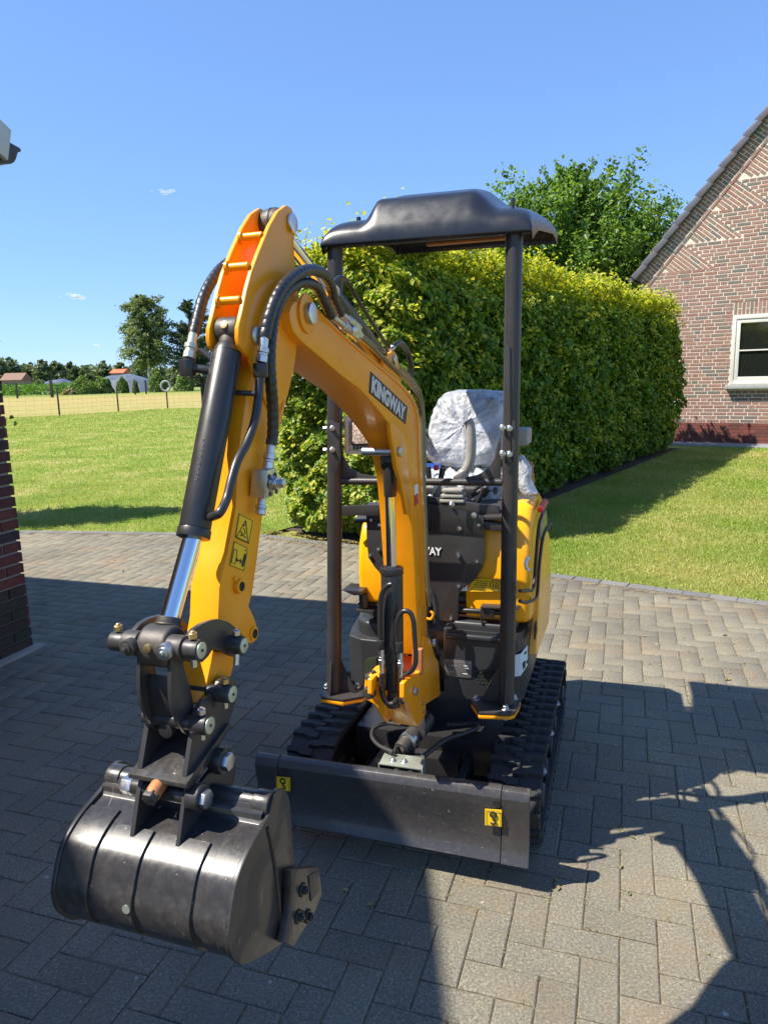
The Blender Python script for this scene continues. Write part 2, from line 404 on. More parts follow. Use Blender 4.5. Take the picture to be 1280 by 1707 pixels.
def inpoly(X, Y, poly):
    inside = np.zeros(len(X), bool); n = len(poly); j = n - 1
    for i in range(n):
        xi, yi = poly[i][:2]; xj, yj = poly[j][:2]
        c = ((yi > Y) != (yj > Y)) & (X < (xj - xi) * (Y - yi) / (yj - yi + 1e-12) + xi)
        inside ^= c; j = i
    return inside
def leaves(C, N, size, asp=.62, fold=.18, jit=.7):
    """folded leaf (two triangles pairs) at each centre, facing roughly N"""
    n = len(C); N = N + rng.normal(0, jit, (n, 3)); N /= np.linalg.norm(N, axis=1)[:, None] + 1e-9
    A = np.cross(N, rng.normal(0, 1, (n, 3))); A /= np.linalg.norm(A, axis=1)[:, None] + 1e-9
    B = np.cross(N, A); s = (size * rng.uniform(.65, 1.25, n))[:, None]
    V = np.empty((n, 6, 3)); V[:, 0] = C - A * s * .5; V[:, 3] = C + A * s * .5 - N * s * .08
    V[:, 1] = C - A * s * .12 + B * s * asp * .5 + N * s * fold; V[:, 2] = C + A * s * .22 + B * s * asp * .38 + N * s * fold * .8
    V[:, 5] = C - A * s * .12 - B * s * asp * .5 + N * s * fold; V[:, 4] = C + A * s * .22 - B * s * asp * .38 + N * s * fold * .8
    b = np.arange(n)[:, None] * 6
    Fc = np.concatenate([b + [[0, 1, 2, 3]], b + [[0, 3, 4, 5]]], 0)
    return V.reshape(-1, 3), Fc

# ================================================================== SETTING
AX = math.radians(-18.5)
e1 = np.array([math.cos(AX), math.sin(AX), 0]); e2 = np.array([-math.sin(AX), math.cos(AX), 0]); e3 = np.array([0, 0, 1.0])

def sheet(name, poly, z, mat):
    me = bpy.data.meshes.new(name); me.from_pydata([(p[0], p[1], z) for p in poly], [], [tuple(range(len(poly)))]); me.update()
    o = bpy.data.objects.new(name, me); COL.objects.link(o); me.materials.append(MT[mat]); tag(o, kind='structure'); return o
sheet("ground", [(-1500, -300), (1500, -300), (1500, 2500), (-1500, 2500)], -.06, 'field')
EDGE = [(-9, 9.15), (-4.2, 8.25), (-2.43, 7.92), (-1.25, 7.66), (-.6, 7.25), (.25, 6.75), (.9, 6.2), (1.39, 5.84), (2.11, 5.36), (2.73, 4.95), (3.6, 4.5), (6.5, 3.4)]
PAV = EDGE + [(6.5, -3), (-9, -3)]
sheet("driveway_bed", PAV, -.0055, 'sand')
sheet("lawn_right", [(.25, 6.75)] + EDGE[6:] + [(30, -3), (30, 14), (11.2, 12.9), (6.98, 15.85), (6.1, 16.4)], -.004, 'lawn')
sheet("lawn_left", [(-60, 19.5)] + EDGE[:4] + [(-1.3, 7.8), (5, 17), (4, 45), (-14.3, 48.8), (-18.35, 41.5), (-30, 34)], -.02, 'lawn')

# --- herringbone pavers
def pavers():
    a, L = .1055, .211
    O_ = np.array([0.30, 2.1]); ex = e1[:2]; ey = e2[:2]
    cells = []
    for i in range(-90, 90):
        for j in range(-40, 110):
            k = (i - j) % 4
            if k == 0: cells.append(((i + 1) * a, (j + .5) * a, 0))
            elif k == 3: cells.append(((i + .5) * a, (j + 1) * a, 1))
    P = []
    for x, y, vtc in cells:
        w = O_ + ex * x + ey * y
        if -5.6 < w[0] < 6.0 and .6 < w[1] < 9.3: P.append((w[0], w[1], vtc))
    P = np.array(P)
    ok = inpoly(P[:, 0], P[:, 1], PAV)
    # keep clear of border course and garage
    def dist(p):
        d = 9
        for i in range(len(EDGE) - 1):
            A_, B_ = np.array(EDGE[i]), np.array(EDGE[i + 1]); t = np.clip(np.dot(p - A_, B_ - A_) / np.dot(B_ - A_, B_ - A_), 0, 1)
            d = min(d, np.linalg.norm(p - A_ - t * (B_ - A_)))
        return d
    keep = [i for i in range(len(P)) if ok[i] and dist(P[i, :2]) > .17]
    P = P[keep]
    # inside frame only (with margin)
    d3 = np.c_[P[:, :2], np.zeros(len(P))] - CAMP
    wv = d3 @ _fw; px = 640 + F_PX * (d3 @ _rt) / wv; py = 853.5 - F_PX * (d3 @ _up) / wv
    P = P[(px > -900) & (px < 2100) & (py < 2600) & (wv > .5)]
    d3 = np.c_[P[:, :2], np.zeros(len(P))] - CAMP; wv = d3 @ _fw; px = 640 + F_PX * (d3 @ _rt) / wv; py = 853.5 - F_PX * (d3 @ _up) / wv
    vis_ = (px > -40) & (px < 1320) & (py < 1760)
    return P[np.argsort(np.hypot(P[:, 0], P[:, 1]) + np.where(vis_, 0, 50))]
PV = pavers()
def paver_geo(w=.1, L=.2, h=.05, b=.004, lift=0):
    vs = []; 
    for (sx, sy, z) in ((L / 2, w / 2, -h), (L / 2, w / 2, -b), (L / 2 - b * 1.3, w / 2 - b * 1.3, 0)):
        vs += [(-sx, -sy, z + lift), (sx, -sy, z + lift), (sx, sy, z + lift), (-sx, sy, z + lift)]
    fs = [(8, 9, 10, 11)]
    for r_ in (0, 4):
        for i in range(4): fs.append((r_ + i, r_ + (i + 1) % 4, r_ + 4 + (i + 1) % 4, r_ + 4 + i))
    return vs, fs
pv, pf = paver_geo(.1022, .2078, .05, .003)
drive = empty("driveway", (0, 4, 0)); tag(drive, kind='structure')
pme = bpy.data.meshes.new("paver"); pme.from_pydata(pv, [], pf); pme.update(); pme.materials.append(MT['paver'])
PV_ANG = AX
for i, (x, y, vt) in enumerate(PV[:300]):
    o = bpy.data.objects.new("paver", pme); COL.objects.link(o); o.parent = drive
    o.location = (x, y - 4, random.uniform(-.0015, .0015))
    o.rotation_euler = (random.gauss(0, .003), random.gauss(0, .003), PV_ANG + (math.pi / 2 if vt else 0) + random.gauss(0, .006))
rest = PV[300:]; V = []; Fc = []; pv_ = np.array(pv); pf_ = np.array(pf)
for i, (x, y, vt) in enumerate(rest):
    an = PV_ANG + (math.pi / 2 if vt else 0) + random.gauss(0, .006); c, s_ = math.cos(an), math.sin(an)
    q = pv_.copy(); q[:, 2] += q[:, 0] * random.gauss(0, .003) + random.uniform(-.001, .001)
    V.append(np.c_[q[:, 0] * c - q[:, 1] * s_ + x, q[:, 0] * s_ + q[:, 1] * c + y, q[:, 2]]); Fc.append(pf_ + 12 * i)
o = fastmesh("paving_field", np.concatenate(V), np.concatenate(Fc), 'paver', 4, drive); tag(o, kind='stuff')
# border course along the lawns
bv, bf = paver_geo(.098, .206, .06, .004)
bme = bpy.data.meshes.new("border_paver"); bme.from_pydata(bv, [], bf); bme.update(); bme.materials.append(MT['border'])
for off in (.055, ):
    carry = 0
    for i in range(1, len(EDGE) - 1):
        A_, B_ = np.array(EDGE[i]), np.array(EDGE[i + 1]); d = B_ - A_; L = np.linalg.norm(d); d /= L; nrm = np.array([d[1], -d[0]])
        n = max(1, round(L / .211))
        for k in range(n):
            p = A_ + d * L * (k + .5) / n + nrm * off
            if p[0] > 4.5: continue
            o = bpy.data.objects.new("border_paver", bme); COL.objects.link(o); o.parent = drive; o.location = (p[0], p[1] - 4, .003)
            o.rotation_euler = (0, 0, math.atan2(d[1], d[0]))

# joint weeds / dry litter in the paving joints
wc = []
for i in range(5200):
    x, y, vt = PV[rng.integers(0, min(1500, len(PV)))]
    if x < .2 and rng.random() < .65: continue
    sgn = rng.choice([-1, 1]); al = rng.uniform(-.1, .1) if rng.random() < .6 else rng.choice([-.1, .1])
    lx, ly = (al, sgn * .0525) if rng.random() < .6 else (sgn * .1055, rng.uniform(-.05, .05))
    if vt: lx, ly = ly, lx
    for _ in range(rng.integers(2, 6)):
        wc.append(np.array([x, y]) + e1[:2] * lx + e2[:2] * ly + rng.normal(0, .004, 2))
wc = np.array(wc); wc3 = np.c_[wc, rng.uniform(-.003, .004, len(wc))]
V, Fc = leaves(wc3, np.tile([0, 0, 1.0], (len(wc3), 1)), .008, .35, .1, .8)
o = fastmesh("joint_weeds", V, Fc, 'dryweed'); tag(o, "dry moss and litter caught in the paving joints", "weeds", kind='stuff')

# grass blades
def grass(name, poly, n, ymax, h, label):
    xs = [p[0] for p in poly]; ys = [p[1] for p in poly]
    y0 = min(ys); u = rng.random(n * 3); Y = y0 * (ymax / y0) ** u if y0 > 1 else rng.uniform(y0, ymax, n * 3)
    X = rng.uniform(-.62, .62, n * 3) * (Y + 1.0)
    k = inpoly(X, Y, poly); X, Y = X[k][:n], Y[k][:n]; m = len(X)
    hh = h * rng.uniform(.5, 1.4, m) * (1 + (Y - y0) * .03); an = rng.uniform(0, 2 * np.pi, m); w = .0035 * (1 + (Y - y0) * .10)
    B = np.c_[X, Y, np.full(m, -.008)]; D = np.c_[np.cos(an), np.sin(an), np.zeros(m)] * w[:, None]
    T = B + np.c_[rng.normal(0, .012, m), rng.normal(0, .012, m), hh]
    V = np.stack([B - D, B + D, T], 1).reshape(-1, 3); Fc = np.arange(3 * m).reshape(-1, 3)
    o = fastmesh(name, V, Fc, 'grass', 3); tag(o, label, "grass", kind='stuff')
RL = [(.35, 6.72)] + [(p[0] - .01, p[1] - .02) for p in EDGE[6:]] + [(9, 3.2), (13, 12.0), (6.98, 15.8), (6.3, 15.3), (2.2, 9.3)]
grass("grass_right", RL, 170000, 15.5, .024, "mown grass of the lawn in front of the hedge")
LL = [(-60, 19.6)] + [(p[0], p[1] - .015) for p in EDGE[:4]] + [(-1.2, 7.8), (4, 17), (4, 44), (-14, 48), (-18.3, 41.5), (-30, 34)]
grass("grass_left", LL, 170000, 48, .024, "mown grass of the big lawn beyond the driveway")
# ================================================================== GARAGE (left)
def brick_mesh(name, L, h, d, mat):
    b = .003
    x, z = L / 2, h / 2
    vs = [(-x, 0, -z), (x, 0, -z), (x, 0, z), (-x, 0, z), (-x + b, -d, -z + b), (x - b, -d, -z + b), (x - b, -d, z - b), (-x + b, -d, z - b)]
    fs = [(4, 5, 6, 7)] + [(i, (i + 1) % 4, 4 + (i + 1) % 4, 4 + i) for i in range(4)]
    me = bpy.data.meshes.new(name); me.from_pydata(vs, [], [tuple(f) for f in fs]); me.update(); me.materials.append(MT[mat]); return me

GC = np.array([-2.28, 4.395, 0]); gdir = -e2 * 1.0; gdir = np.array([-.326, -.945, 0]); gn = np.array([.945, -.326, 0])
garage = empty("brick_garage", GC - gn * 2 + gdir * 2)
tag(garage, "red brick garage at the left edge with a white gable board and dark gutter", "garage")
PIT = math.tan(math.radians(25.9)); GW = 9.0; EH = 3.0
def gp(al, z, off=0): return GC + gdir * al + gn * off + e3 * z
# wall core (mortar face)
w = MB(); w.extr([gp(.008, -.05, -.012), gp(GW, -.05, -.012), gp(GW, EH - .1, -.012), gp(GW / 2, EH - .1 + PIT * GW / 2, -.012), gp(.008, EH - .1, -.012)], -gn * 6.0)
gwall = w.build("wall", 'mortL', garage, smooth=0)
ang_g = math.atan2(gdir[1], gdir[0]) + math.pi     # local x runs towards the far corner
mb = {('f', 'brickL'): brick_mesh("brick", .232, .057, .012, 'brickL'), ('h', 'brickL'): brick_mesh("brick", .110, .057, .012, 'brickL'),
      ('f', 'plinthL'): brick_mesh("brick", .239, .066, .012, 'plinthL'), ('h', 'plinthL'): brick_mesh("brick", .116, .066, .012, 'plinthL')}
cnt = 0
for row in range(0, 34):
    z = .036 + row * .0705
    al = 0.0
    first = True
    x = .098 + .006 if row % 2 else .205 + .0
    al = 0
    k = 0
    while al < .95:
        half = (row % 2 == 1 and k == 0)
        L = .122 if half else .245
        mt = 'plinthL' if row < 6 else 'brickL'
        P_ = gp(al + L / 2, z, -.012)
        o = bpy.data.objects.new("brick", mb[('h' if half else 'f', mt)]); COL.objects.link(o)
        o.location = tuple(P_ + gn * random.uniform(-.0015, .002)); o.rotation_euler = (0, random.gauss(0, .004), math.atan2(-gdir[1], -gdir[0]))
        setparent(o, gwall); al += L; k += 1; cnt += 1
w = MB()
for row in range(0, 44):
    z = .036 + row * .0705; al = 0 if row >= 34 else (.122 if row % 2 else 0) + .245 * 4; k = 0
    while al < 5.2:
        if not (row < 34 and al < .95):
            w.box(gp(al + .1225, z, -.009), gdir * (.232 if row >= 6 else .239), gn * .010, e3 * (.057 if row >= 6 else .066))
        al += .245
o = w.build("brickwork", 'brickL', gwall, smooth=0); tag(o, kind='stuff')
# quoin returns on the far face
w = MB()
for row in range(0, 38):
    z = .036 + row * .0705; L = .232 if row % 2 else .11
    w.box(gp(-.004, z, -.004 - L / 2), gn * L, gdir * .022, e3 * .057)
o = w.build("quoin_bricks", 'brickL', gwall, smooth=0); tag(o, kind='stuff')
w = MB(); w.box(gp(3.5, .004, .03), gn * .07, gdir * 7.1, e3 * .03); w.build("footing", 'concrete', garage, bevel=.01)
# roof, bargeboard, gutter
w = MB(); th = .12
w.extr([gp(-.10, EH + .05, .11), gp(GW / 2, EH + .1 + PIT * (GW / 2 + .10), .11), gp(GW + .38, EH + .05, .11), gp(GW + .38, EH - .04, .11), gp(GW / 2, EH + .0 + PIT * (GW / 2 + .10), .11), gp(-.10, EH - .04, .11)], -gn * 6.4)
w.build("roof", 'tile', garage, smooth=0)
ZE = 3.105
w = MB(); a0 = -.158
w.extr([gp(a0, ZE, .15), gp(GW / 2, ZE + PIT * (GW / 2 - a0), .15), gp(GW / 2, ZE + PIT * (GW / 2 - a0) - .19, .15), gp(a0 + .05, ZE - .175, .15)], -gn * .035)
w.build("bargeboard", 'fascia', garage, bevel=.003)
w = MB(); w.extr([gp(a0 + .10, ZE - .13, .112), gp(GW / 2, ZE + PIT * (GW / 2 - a0) - .17, .112), gp(GW / 2, ZE + PIT * (GW / 2 - a0) - .23, .112), gp(a0 + .12, ZE - .175, .112)], -gn * .10)
w.build("soffit", 'beige', garage, bevel=.003)
gt = [(12, 266), (30, 240), (36, 250)]
prof = [(17, 237), (24, 241), (33, 246), (36, 249), (35.5, 253), (31, 254), (29.5, 258), (28, 264), (25, 270), (20, 273), (0, 273), (-6, 258), (10, 238)]
w = MB(); PG = gp(0, 0, .112)
w.extr([hit(q, PG, gn) for q in prof], -gn * 6.2); w.build("gutter", 'gutter', garage, bevel=.003)

# ================================================================== HOUSE (right)
HB = np.array([6.977, 16.596, 0]); hd = np.array([math.cos(math.radians(-35)), math.sin(math.radians(-35)), 0]); hn = np.array([-.5736 * 1, -.8192, 0])
hn = np.array([hd[1], -hd[0], 0])
house = empty("brick_house", HB + hd * 3 - hn * 3); tag(house, "red brick house gable with patterned brickwork and dark tiled verge on the right", "house")
def hp(al, z, off=0): return HB + hd * al + e3 * z + hn * off
RT = 1.19; AL0 = -1.24; ZE0 = 3.76; APX = 3.0
def rakez(al): return ZE0 + (al - AL0) * RT
w = MB(); W0, W1 = AL0 + .12, AL0 + .12 + 8.2; MIDA = (W0 + W1) / 2
w.extr([hp(W0, -.1), hp(W1, -.1), hp(W1, rakez(W0)), hp(MIDA, rakez(MIDA)), hp(W0, rakez(W0))], -hn * 8)
hwall = w.build("wall", 'mortR', house, smooth=0)
def house_bricks():
    out = []       # (al, z, rot, len, mat)
    win = (.86, 2.9, 1.20, 3.06)
    rake_n = np.array([RT, -1]) / math.hypot(RT, 1)     # pointing down-right from rake
    rk = math.atan(RT)
    tri = []
    TH = .595; TW = TH * (RT + 1 / RT)
    zb = ZE0 + .02
    def inner(z): return AL0 + (z - ZE0) / RT + .49     # where the band under the tiles ends
    k = 0
    while zb + k * TH < 8:
        z0 = zb + k * TH; a0 = inner(z0)
        tri.append((z0, a0))
        k += 1
    row = 0; z = .035
    while z < 7.4:
        al = AL0 + .12 + (.07 if row % 2 else 0) + random.choice([0, .14])
        if z > ZE0 - .02:
            start = inner(z) + .0
            for z0, a0 in tri:
                if z0 <= z < z0 + TH: start = a0 + TH / RT + (z0 + TH - z) * RT + .012
            al = start - random.choice([.0, .14]) 
            if al < start: out.append((start + .060, z, 0, .12, 'b')); al = start + .14
        plinth = z < .46
        while al < 6.8:
            L = .14 if random.random() < .25 else .28
            c = al + L / 2
            ok = True
            if win[2] < z < win[3] and c + L / 2 > win[0] and al < win[1]:
                ok = False; cut = win[0] - .008 - al
                if 0.03 < cut < L and al < win[0]: out.append((al + (cut - .006) / 2, z, 0, cut - .006, 'b'))
            if c > MIDA and z > rakez(2 * MIDA - c) - .1: ok = False
            if c > 2.9 and False: ok = False
            if ok: out.append((c, z, 0, L - (.012 if plinth else .020), 'p' if plinth else 'b'))
            al += L
        z += .078; row += 1
    # triangles: bricks laid square to the rake
    dirv = np.array([math.sin(rk), -math.cos(rk)]); up = np.array([math.cos(rk), math.sin(rk)])
    for z0, a0 in tri:
        if a0 > 2.6: break
        A = np.array([a0, z0]); nr = int(round(math.hypot(TH, TH / RT) / .078))
        for r_ in range(nr):
            s0 = A + up * (r_ + .5) * .078
            lim = (s0[1] - z0) / (math.cos(rk)) - .02
            t = 0 if r_ % 2 else -.0
            x = (.14 if r_ % 2 else 0)
            if r_ % 2 and lim > .13: out.append((*(s0 + dirv * .06), -(math.pi / 2 - rk), .12, 'b'))
            while x + .05 < lim:
                L = min(.26, lim - x); c = s0 + dirv * (x + L / 2)
                if L > .05: out.append((c[0], c[1], -(math.pi / 2 - rk), L, 'b'))
                x += .28
    # band under the tiles
    Lr = (8 - ZE0) / math.sin(rk)
    for i in range(int(Lr / .078)):
        s0 = np.array([AL0, ZE0]) + up * i * .078
        for x in (.09, .23):
            c = s0 + dirv * (x)
            if i % 2: c = s0 + dirv * .16; 
            if c[0] < 2.7 and not (i % 2 and x > .15): out.append((c[0], c[1], -(math.pi / 2 - rk), .26 if i % 2 else .12, 'b'))
    for i in range(int(Lr / .28)):
        c = np.array([AL0, ZE0]) + up * (i + .5) * .28 + dirv * .345
        if c[0] < 2.7: out.append((c[0], c[1], rk, .262, 's'))
    for i in range(int(2.1 / .078)):      # soldier course above the window
        zz = [(2.915, .255)] if i % 2 == 0 else [(2.845, .115), (2.985, .115)]
        for z_, L in zz: out.append((.90 + i * .078, z_, math.pi / 2, L, 'b'))
    return out
HBK = house_bricks()
vis = []
for b in HBK:
    P_ = hp(b[0], b[1]); d3 = P_ - CAMP; w_ = d3 @ _fw; px = 640 + F_PX * (d3 @ _rt) / w_; py = 853.5 - F_PX * (d3 @ _up) / w_
    vis.append((px, py))
order = sorted(range(len(HBK)), key=lambda i: (0 if 1060 < vis[i][0] < 1285 and vis[i][1] > 150 else 1, -HBK[i][3] * (1 if HBK[i][4] != 's' else 1.2), HBK[i][0] * -1))
def brick_box(mbx, b):
    al, z, rot, L, k = b; c, s_ = math.cos(rot), math.sin(rot); d = .016 if k == 's' else random.uniform(.005, .008)
    ax = hd * c + e3 * s_; az = -hd * s_ + e3 * c
    mbx.box(hp(al, z, d / 2 - .001), ax * L, hn * (d + .002), az * (.0665 if k == 'p' else .057))
bshare = {}
for n_, i in enumerate(order[:300]):
    b = HBK[i]; key = (round(b[3], 3), b[4])
    if key not in bshare: bshare[key] = brick_mesh("brick", b[3], .0665 if b[4] == 'p' else .057, .016 if b[4] == 's' else .007, 'plinthR' if b[4] == 'p' else 'brickR')
    o = bpy.data.objects.new("brick", bshare[key]); COL.objects.link(o)
    o.location = tuple(hp(b[0], b[1]))
    ax = hd * math.cos(b[2]) + e3 * math.sin(b[2]); az = -hd * math.sin(b[2]) + e3 * math.cos(b[2]); ay = -hn
    o.rotation_euler = Matrix(((ax[0], ay[0], az[0]), (ax[1], ay[1], az[1]), (ax[2], ay[2], az[2]))).to_euler()
    setparent(o, hwall)
for kk, mt in (('b', 'brickR'), ('p', 'plinthR')):
    w = MB()
    for i in order[300:]:
        if (HBK[i][4] == 'p') == (kk == 'p'): brick_box(w, HBK[i])
    if w.v:
        o = w.build("brickwork" if kk == 'b' else "plinth_bricks", mt, hwall, smooth=0); tag(o, kind='stuff')
w = MB(); w.box(hp(.3, .225, .001), hd * 3.4, hn * .006, e3 * .45); w.build("plinth_mortar", 'mortD', house, smooth=0)
w = MB(); w.box(hp(.78, .36, .010), hd * .11, hn * .012, e3 * .05); w.build("air_vent", 'ink', house)
# verge tiles
upv = (hd + e3 * RT) / math.hypot(1, RT); dnv = (hd * RT - e3) / math.hypot(RT, 1)
for i in range(15):
    s_ = i * .338
    c = hp(AL0, ZE0) + upv * (s_ + .16) - dnv * (.0) + hn * .02
    w = MB(); w.extr([c - upv * .20 - dnv * .095 + hn * .11, c + upv * .17 - dnv * .055 + hn * .11, c + upv * .17 + dnv * .075 + hn * .11, c - upv * .20 + dnv * .045 + hn * .11], -hn * .42)
    w.build("verge_tile", 'tile', house, bevel=.012, seg=2)
w = MB(); w.extr([hp(AL0 - .05, ZE0 - .02, -.32), hp(MIDA, rakez(MIDA) + .02, -.32), hp(W1 + .1, ZE0 + .0, -.32), hp(W1 + .1, ZE0 - .12, -.32), hp(MIDA, rakez(MIDA) - .1, -.32), hp(AL0 - .02, ZE0 - .12, -.32)], -hn * 8); w.build("roof", 'tile', house, smooth=0)
w = MB(); w.box(hp(AL0 - .10, ZE0 - .06, -3.9), hd * .14, hn * 8.0, e3 * .10); w.build("gutter", 'gutter', house, bevel=.02)
# window
wf = MB()
a0, a1, z0, z1 = .865, 2.75, 1.30, 2.76
fr = .075
wf.box(hp(a0 + fr / 2, (z0 + z1) / 2, -.0), hd * fr, hn * .12, e3 * (z1 - z0)); wf.box(hp(a1 - fr / 2, (z0 + z1) / 2, -.0), hd * fr, hn * .12, e3 * (z1 - z0))
wf.box(hp((a0 + a1) / 2, z1 - fr / 2, 0), hd * (a1 - a0 - 2 * fr), hn * .12, e3 * fr); wf.box(hp((a0 + a1) / 2, z0 + fr / 2, 0), hd * (a1 - a0 - 2 * fr), hn * .12, e3 * fr)
win = wf.build("window", 'wframe', house, bevel=.004)
w = MB(); f2 = .085; b0, b1, c0, c1 = a0 + fr, a1 - fr, z0 + fr, z1 - fr
w.box(hp(b0 + f2 / 2, (c0 + c1) / 2, .02), hd * f2, hn * .05, e3 * (c1 - c0)); w.box(hp(b1 - f2 / 2, (c0 + c1) / 2, .02), hd * f2, hn * .05, e3 * (c1 - c0))
w.box(hp((b0 + b1) / 2, c1 - f2 / 2, .02), hd * (b1 - b0 - 2 * f2), hn * .05, e3 * f2); w.box(hp((b0 + b1) / 2, c0 + f2 / 2, .02), hd * (b1 - b0 - 2 * f2), hn * .05, e3 * f2)
w.box(hp((b0 + b1) / 2, 2.02, .025), hd * (b1 - b0 - 2 * f2), hn * .04, e3 * .03); w.build("sash", 'wframe', win, bevel=.004)
w = MB(); w.box(hp((b0 + b1) / 2, (c0 + c1) / 2, .005), hd * (b1 - b0), hn * .01, e3 * (c1 - c0)); w.build("pane", 'glass', win)
w = MB(); w.box(hp(1.85, 1.25, .06), hd * 2.1, hn * .20, e3 * .09); w.build("window_sill", 'sill', house, bevel=.008)
# gravel strip and kerb at the wall foot
w = MB(); w.box(hp(1.0, .0, .40), hd * 6.4, hn * .76, e3 * .03); o = w.build("gravel_strip", 'gravel', None, smooth=0); tag(o, kind='structure')
w = MB(); w.box(hp(1.0, .005, .81), hd * 6.4, hn * .06, e3 * .07); o = w.build("kerb", 'sill', None, bevel=.005); tag(o, kind='structure')

# ================================================================== HEDGE
HA = np.array([.25, 6.80]); HBv = np.array([6.25, 15.35]); hdir = (HBv - HA) / np.linalg.norm(HBv - HA); HL = np.linalg.norm(HBv - HA)
hperp = np.array([-hdir[1], hdir[0]]); HT = 1.75; HH = 2.88
sheet("hedge_bed", [(HA[0] - hdir[0] * .12 - hperp[0] * .05, HA[1] - hdir[1] * .12 - hperp[1] * .05), (HBv[0] - hperp[0] * .12, HBv[1] - hperp[1] * .12), (HBv[0] + hperp[0] * 2.0, HBv[1] + hperp[1] * 2.0), (HA[0] + hperp[0] * 1.72 + hdir[0] * .1, HA[1] + hperp[1] * 1.72 + hdir[1] * .1)], .004, "soil")
hedge = empty("hedge", (HA[0] + hdir[0] * 5, HA[1] + hdir[1] * 5, 0)); tag(hedge, "tall clipped hornbeam hedge running from the driveway to the house", "hedge")
def hq(l, t, z):
    l = np.asarray(l, float); t = np.asarray(t, float); z = np.asarray(z, float)
    return np.stack([HA[0] + hdir[0] * l + hperp[0] * t, HA[1] + hdir[1] * l + hperp[1] * t, z + 0 * l], -1)
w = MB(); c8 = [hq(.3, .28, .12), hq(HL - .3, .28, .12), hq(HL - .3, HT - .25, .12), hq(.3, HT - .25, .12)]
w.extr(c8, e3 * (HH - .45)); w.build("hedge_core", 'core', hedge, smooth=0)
hN = np.array([-hperp[0], -hperp[1], 0.0]); lN = np.array([-hdir[0], -hdir[1], 0.0])
def lump(a, b, s=1): return np.sin(a * 2.1 + 1.3) * np.cos(b * 2.7) * .05 + np.sin(a * 5.3 + b * 3.1) * .035 + np.sin(a * 9 + 2 + np.sin(b * 7)) * np.sin(b * 15 + np.sin(a * 6)) * .085 + np.sin(a * 23 + b * 4) * np.sin(b * 31 + a * 5) * .03
Cs, Ns, Ss = [], [], []
def addf(n, fn): 
    c, nn, s_ = fn(n); Cs.append(c); Ns.append(nn); Ss.append(s_)
def front(n):
    l = HL * rng.random(n) ** 1.35; z = .06 + (HH - .04) * rng.random(n); dep = rng.exponential(.07, n)
    bulge = .06 * np.sin(np.pi * z / HH) + np.where(z < .3, -.12 * (1 - z / .3), 0)
    t = dep - lump(l, z) - bulge + np.clip(z - (HH - .5), 0, None) ** 2 * 1.8 + np.clip(.35 - l, 0, None) ** 2 * 2.0; return hq(l, t, z), np.tile(hN + [0, 0, .55], (n, 1)), .062 * (1 + l * .04)
def end(n):
    t = HT * rng.random(n); z = .06 + (HH - .04) * rng.random(n); dep = rng.exponential(.07, n)
    l = dep - lump(t + 5, z) - .06 * np.sin(np.pi * z / HH) + np.where(z < .3, .12 * (1 - z / .3), 0)
    rnd_ = np.clip(np.abs(t - HT / 2) - (HT / 2 - .25), 0, None); l = l + rnd_ * .6 + np.clip(z - (HH - .5), 0, None) ** 2 * 1.5
    return hq(l, t, z), np.tile(lN + [0, 0, .55], (n, 1)), np.full(n, .064)
def top(n):
    l = HL * rng.random(n) ** 1.2; t = HT * rng.random(n); sh = rng.exponential(.05, n)
    z = HH + .05 - rng.exponential(.06, n) + lump(l, t) + np.where(rng.random(n) < .30, sh * 1.3, 0); return hq(l, t, z), np.tile([0, 0, 1.0], (n, 1)), np.full(n, .052) * (1 + l * .04)
addf(72000, front); addf(28000, end); addf(42000, top)
C_ = np.concatenate(Cs); N_ = np.concatenate(Ns); S_ = np.concatenate(Ss)
yg = (C_[:, 2] > HH - .02 - rng.exponential(.30, len(C_))) | (rng.random(len(C_)) < np.where((C_[:, :2] - HA) @ hdir < .22, .42, .02))  # young growth plus sunlight painted as lighter leaves: upper band and driveway end
V, Fc = leaves(C_[yg], N_[yg] + [0, 0, .4], S_[yg], .66, .10, .60)
o = fastmesh("young_sunlit_foliage", V, Fc, 'youngsunleaf', 4, hedge); tag(o, kind='stuff')
C_, N_, S_ = C_[~yg], N_[~yg], S_[~yg]
V, Fc = leaves(C_, N_, S_, .66, .10, .60)
o = fastmesh("foliage", V, Fc, 'hedgeleaf', 4, hedge); tag(o, kind='stuff')
# dry leaves under the hedge and blown onto the paving
n = 1400; lt = rng.random(n); al = rng.random(n) * (HT + .4) - .2; dd_ = rng.exponential(.12, n)
P_ = np.c_[HA[0] + hperp[0] * al - hdir[0] * dd_, HA[1] + hperp[1] * al - hdir[1] * dd_, np.full(n, .008)]
m2 = 500; P2 = np.c_[rng.uniform(-4.5, 3.5, m2), rng.uniform(2.0, 7.5, m2), np.full(m2, .006)]; P2 = P2[inpoly(P2[:, 0], P2[:, 1], PAV)]
P_ = np.concatenate([P_, P2]); V, Fc = leaves(P_, np.tile([0, 0, 1.0], (len(P_), 1)), rng.uniform(.008, .03, len(P_)), .5, .15, .35)
o = fastmesh("leaf_litter", V, Fc, 'dryweed'); tag(o, "small dry leaves lying under the hedge end and scattered over the paving", "leaves", kind='stuff')
